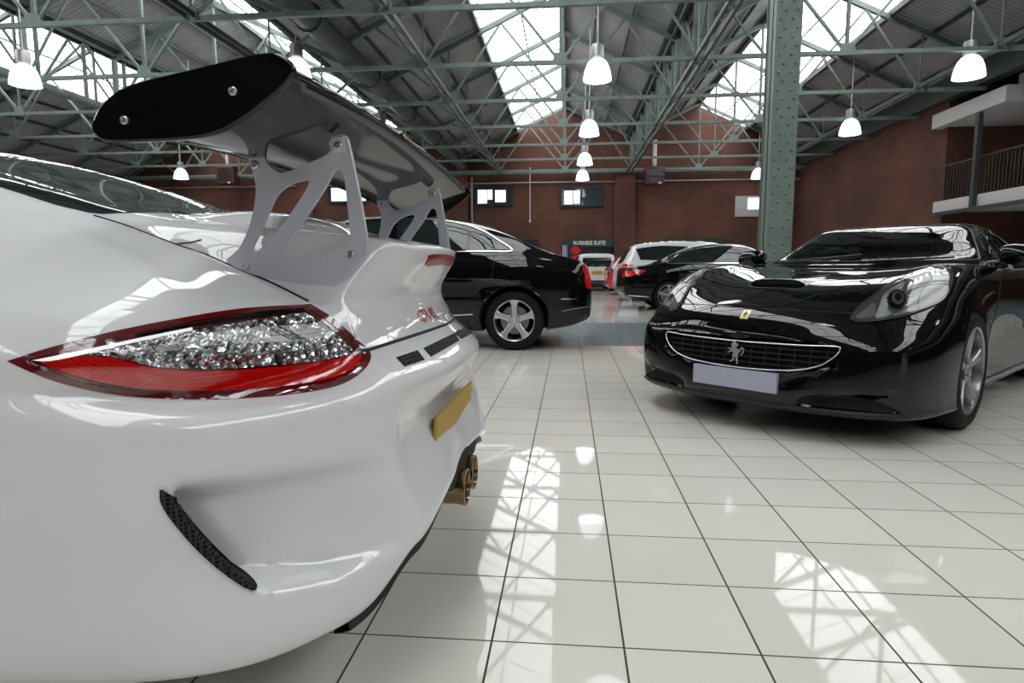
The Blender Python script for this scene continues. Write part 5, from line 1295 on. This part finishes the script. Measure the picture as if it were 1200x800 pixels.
c4['patches'] = [('rear_window', spline([(-.5, 1.04), (.5, 1.04), (.45, 1.32), (-.45, 1.32)], 4, True, (0, 1, 2, 3)), M['glass_tint'], end_ray(-1), dict(off=.005)),
  ('tail_lamp', spline([(.80, 1.0), (.58, .98), (.6, .75), (.80, .75)], 3), M['dark_red'], end_ray(-1), dict(off=.008, res=.03)), ('tail_lamp', spline([(-.80, 1.0), (-.58, .98), (-.6, .75), (-.80, .75)], 3), M['dark_red'], end_ray(-1), dict(off=.008, res=.03)),
  ('number_plate', [(-.26, .5), (.26, .5), (.26, .61), (-.26, .61)], M['yellow_plate'], end_ray(-1), dict(off=.006)), ('lower_cladding', [(-.7, .28), (.7, .28), (.68, .4), (-.68, .4)], M['silver_paint'], end_ray(-1), dict(off=.005))]
c4['seams'] = [('boot_gap', [(-.55, .45), (-.5, .95)], M['gap'], end_ray(-1), .01)]
car, BV, bd = loft_car('hatchback', (1.35, 23.6, 0), .05, c4)
tag(car, 'red hatchback, its tail just showing beyond the white people carrier', 'car')
# --- pale off-roader seen from behind
c5 = dict(c4); c5['paint'] = M['white_paint']; c5['stations'] = stn(4.3)
c5['top'] = [(0, .6), (.01, 1.2), (.05, 1.50), (.15, 1.56), (.6, 1.60), (2.2, 1.60), (2.5, 1.5), (3.0, 1.08), (3.9, 1.0), (4.25, .85), (4.3, .6)]
c5['belt'] = [(0, .55), (.02, .95), (.2, 1.02), (3, 1.0), (4, .9), (4.3, .5)]; c5['W'] = [(0, .76), (.02, .80), (.05, .83), (.3, .86), (3.5, .86), (4.2, .74), (4.3, .6)]; c5['sill'] = [(0, .38), (.1, .34), (4.2, .34), (4.3, .4)]; c5['roofw'] = .84
c5['R'] = .34; c5['rimR'] = .22; c5['axles'] = (.8, 3.4)
c5['side_windows'] = [[(.3, 1.08), (1.0, 1.08), (1.0, 1.46), (.3, 1.46)], [(1.06, 1.08), (2.3, 1.08), (2.1, 1.46), (1.06, 1.46)]]
c5['patches'] = [('rear_window', spline([(-.62, 1.03), (.62, 1.03), (.58, 1.40), (-.58, 1.40)], 4, True, (0, 1, 2, 3)), M['glass_tint'], end_ray(-1), dict(off=.005)),
  ('number_plate', [(-.23, .70), (.23, .70), (.23, .86), (-.23, .86)], M['yellow_plate'], end_ray(-1), dict(off=.008)),
  ('tail_lamp', [(.70, .75), (.80, .75), (.80, 1.05), (.70, 1.05)], M['dark_red'], end_ray(-1), dict(off=.008)), ('tail_lamp', [(-.80, .75), (-.70, .75), (-.70, 1.05), (-.80, 1.05)], M['dark_red'], end_ray(-1), dict(off=.008)),
  ('lower_cladding', [(-.78, .38), (.78, .38), (.78, .47), (-.78, .47)], M['black_trim'], end_ray(-1), dict(off=.01))]
c5['seams'] = [('tailgate_gap', [(-.66, .55), (-.66, 1.0)], M['gap'], end_ray(-1), .012), ('tailgate_gap', [(.35, .5), (.35, 1.0)], M['gap'], end_ray(-1), .012)]
car, BV, bd = loft_car('off_roader', (1.15, 26.2, 0), PI/2+.05, c5)
tag(car, 'white off-roader seen from behind, parked far off before the green sign', 'car')
# ================================================================ light and output settings
sc = bpy.context.scene
w = bpy.data.worlds.new('world'); sc.world = w; w.use_nodes = True
w.node_tree.nodes['Background'].inputs[0].default_value = (.8, .85, .9, 1); w.node_tree.nodes['Background'].inputs[1].default_value = .6
sc.view_settings.view_transform = 'Standard'; sc.view_settings.look = 'None'; sc.view_settings.exposure = 0
sc.cycles.use_denoising = True; sc.cycles.max_bounces = 8; sc.cycles.diffuse_bounces = 4; sc.cycles.glossy_bounces = 4
sc.cycles.transparent_max_bounces = 8; sc.cycles.sample_clamp_indirect = 6; sc.cycles.caustics_reflective = False; sc.cycles.caustics_refractive = False
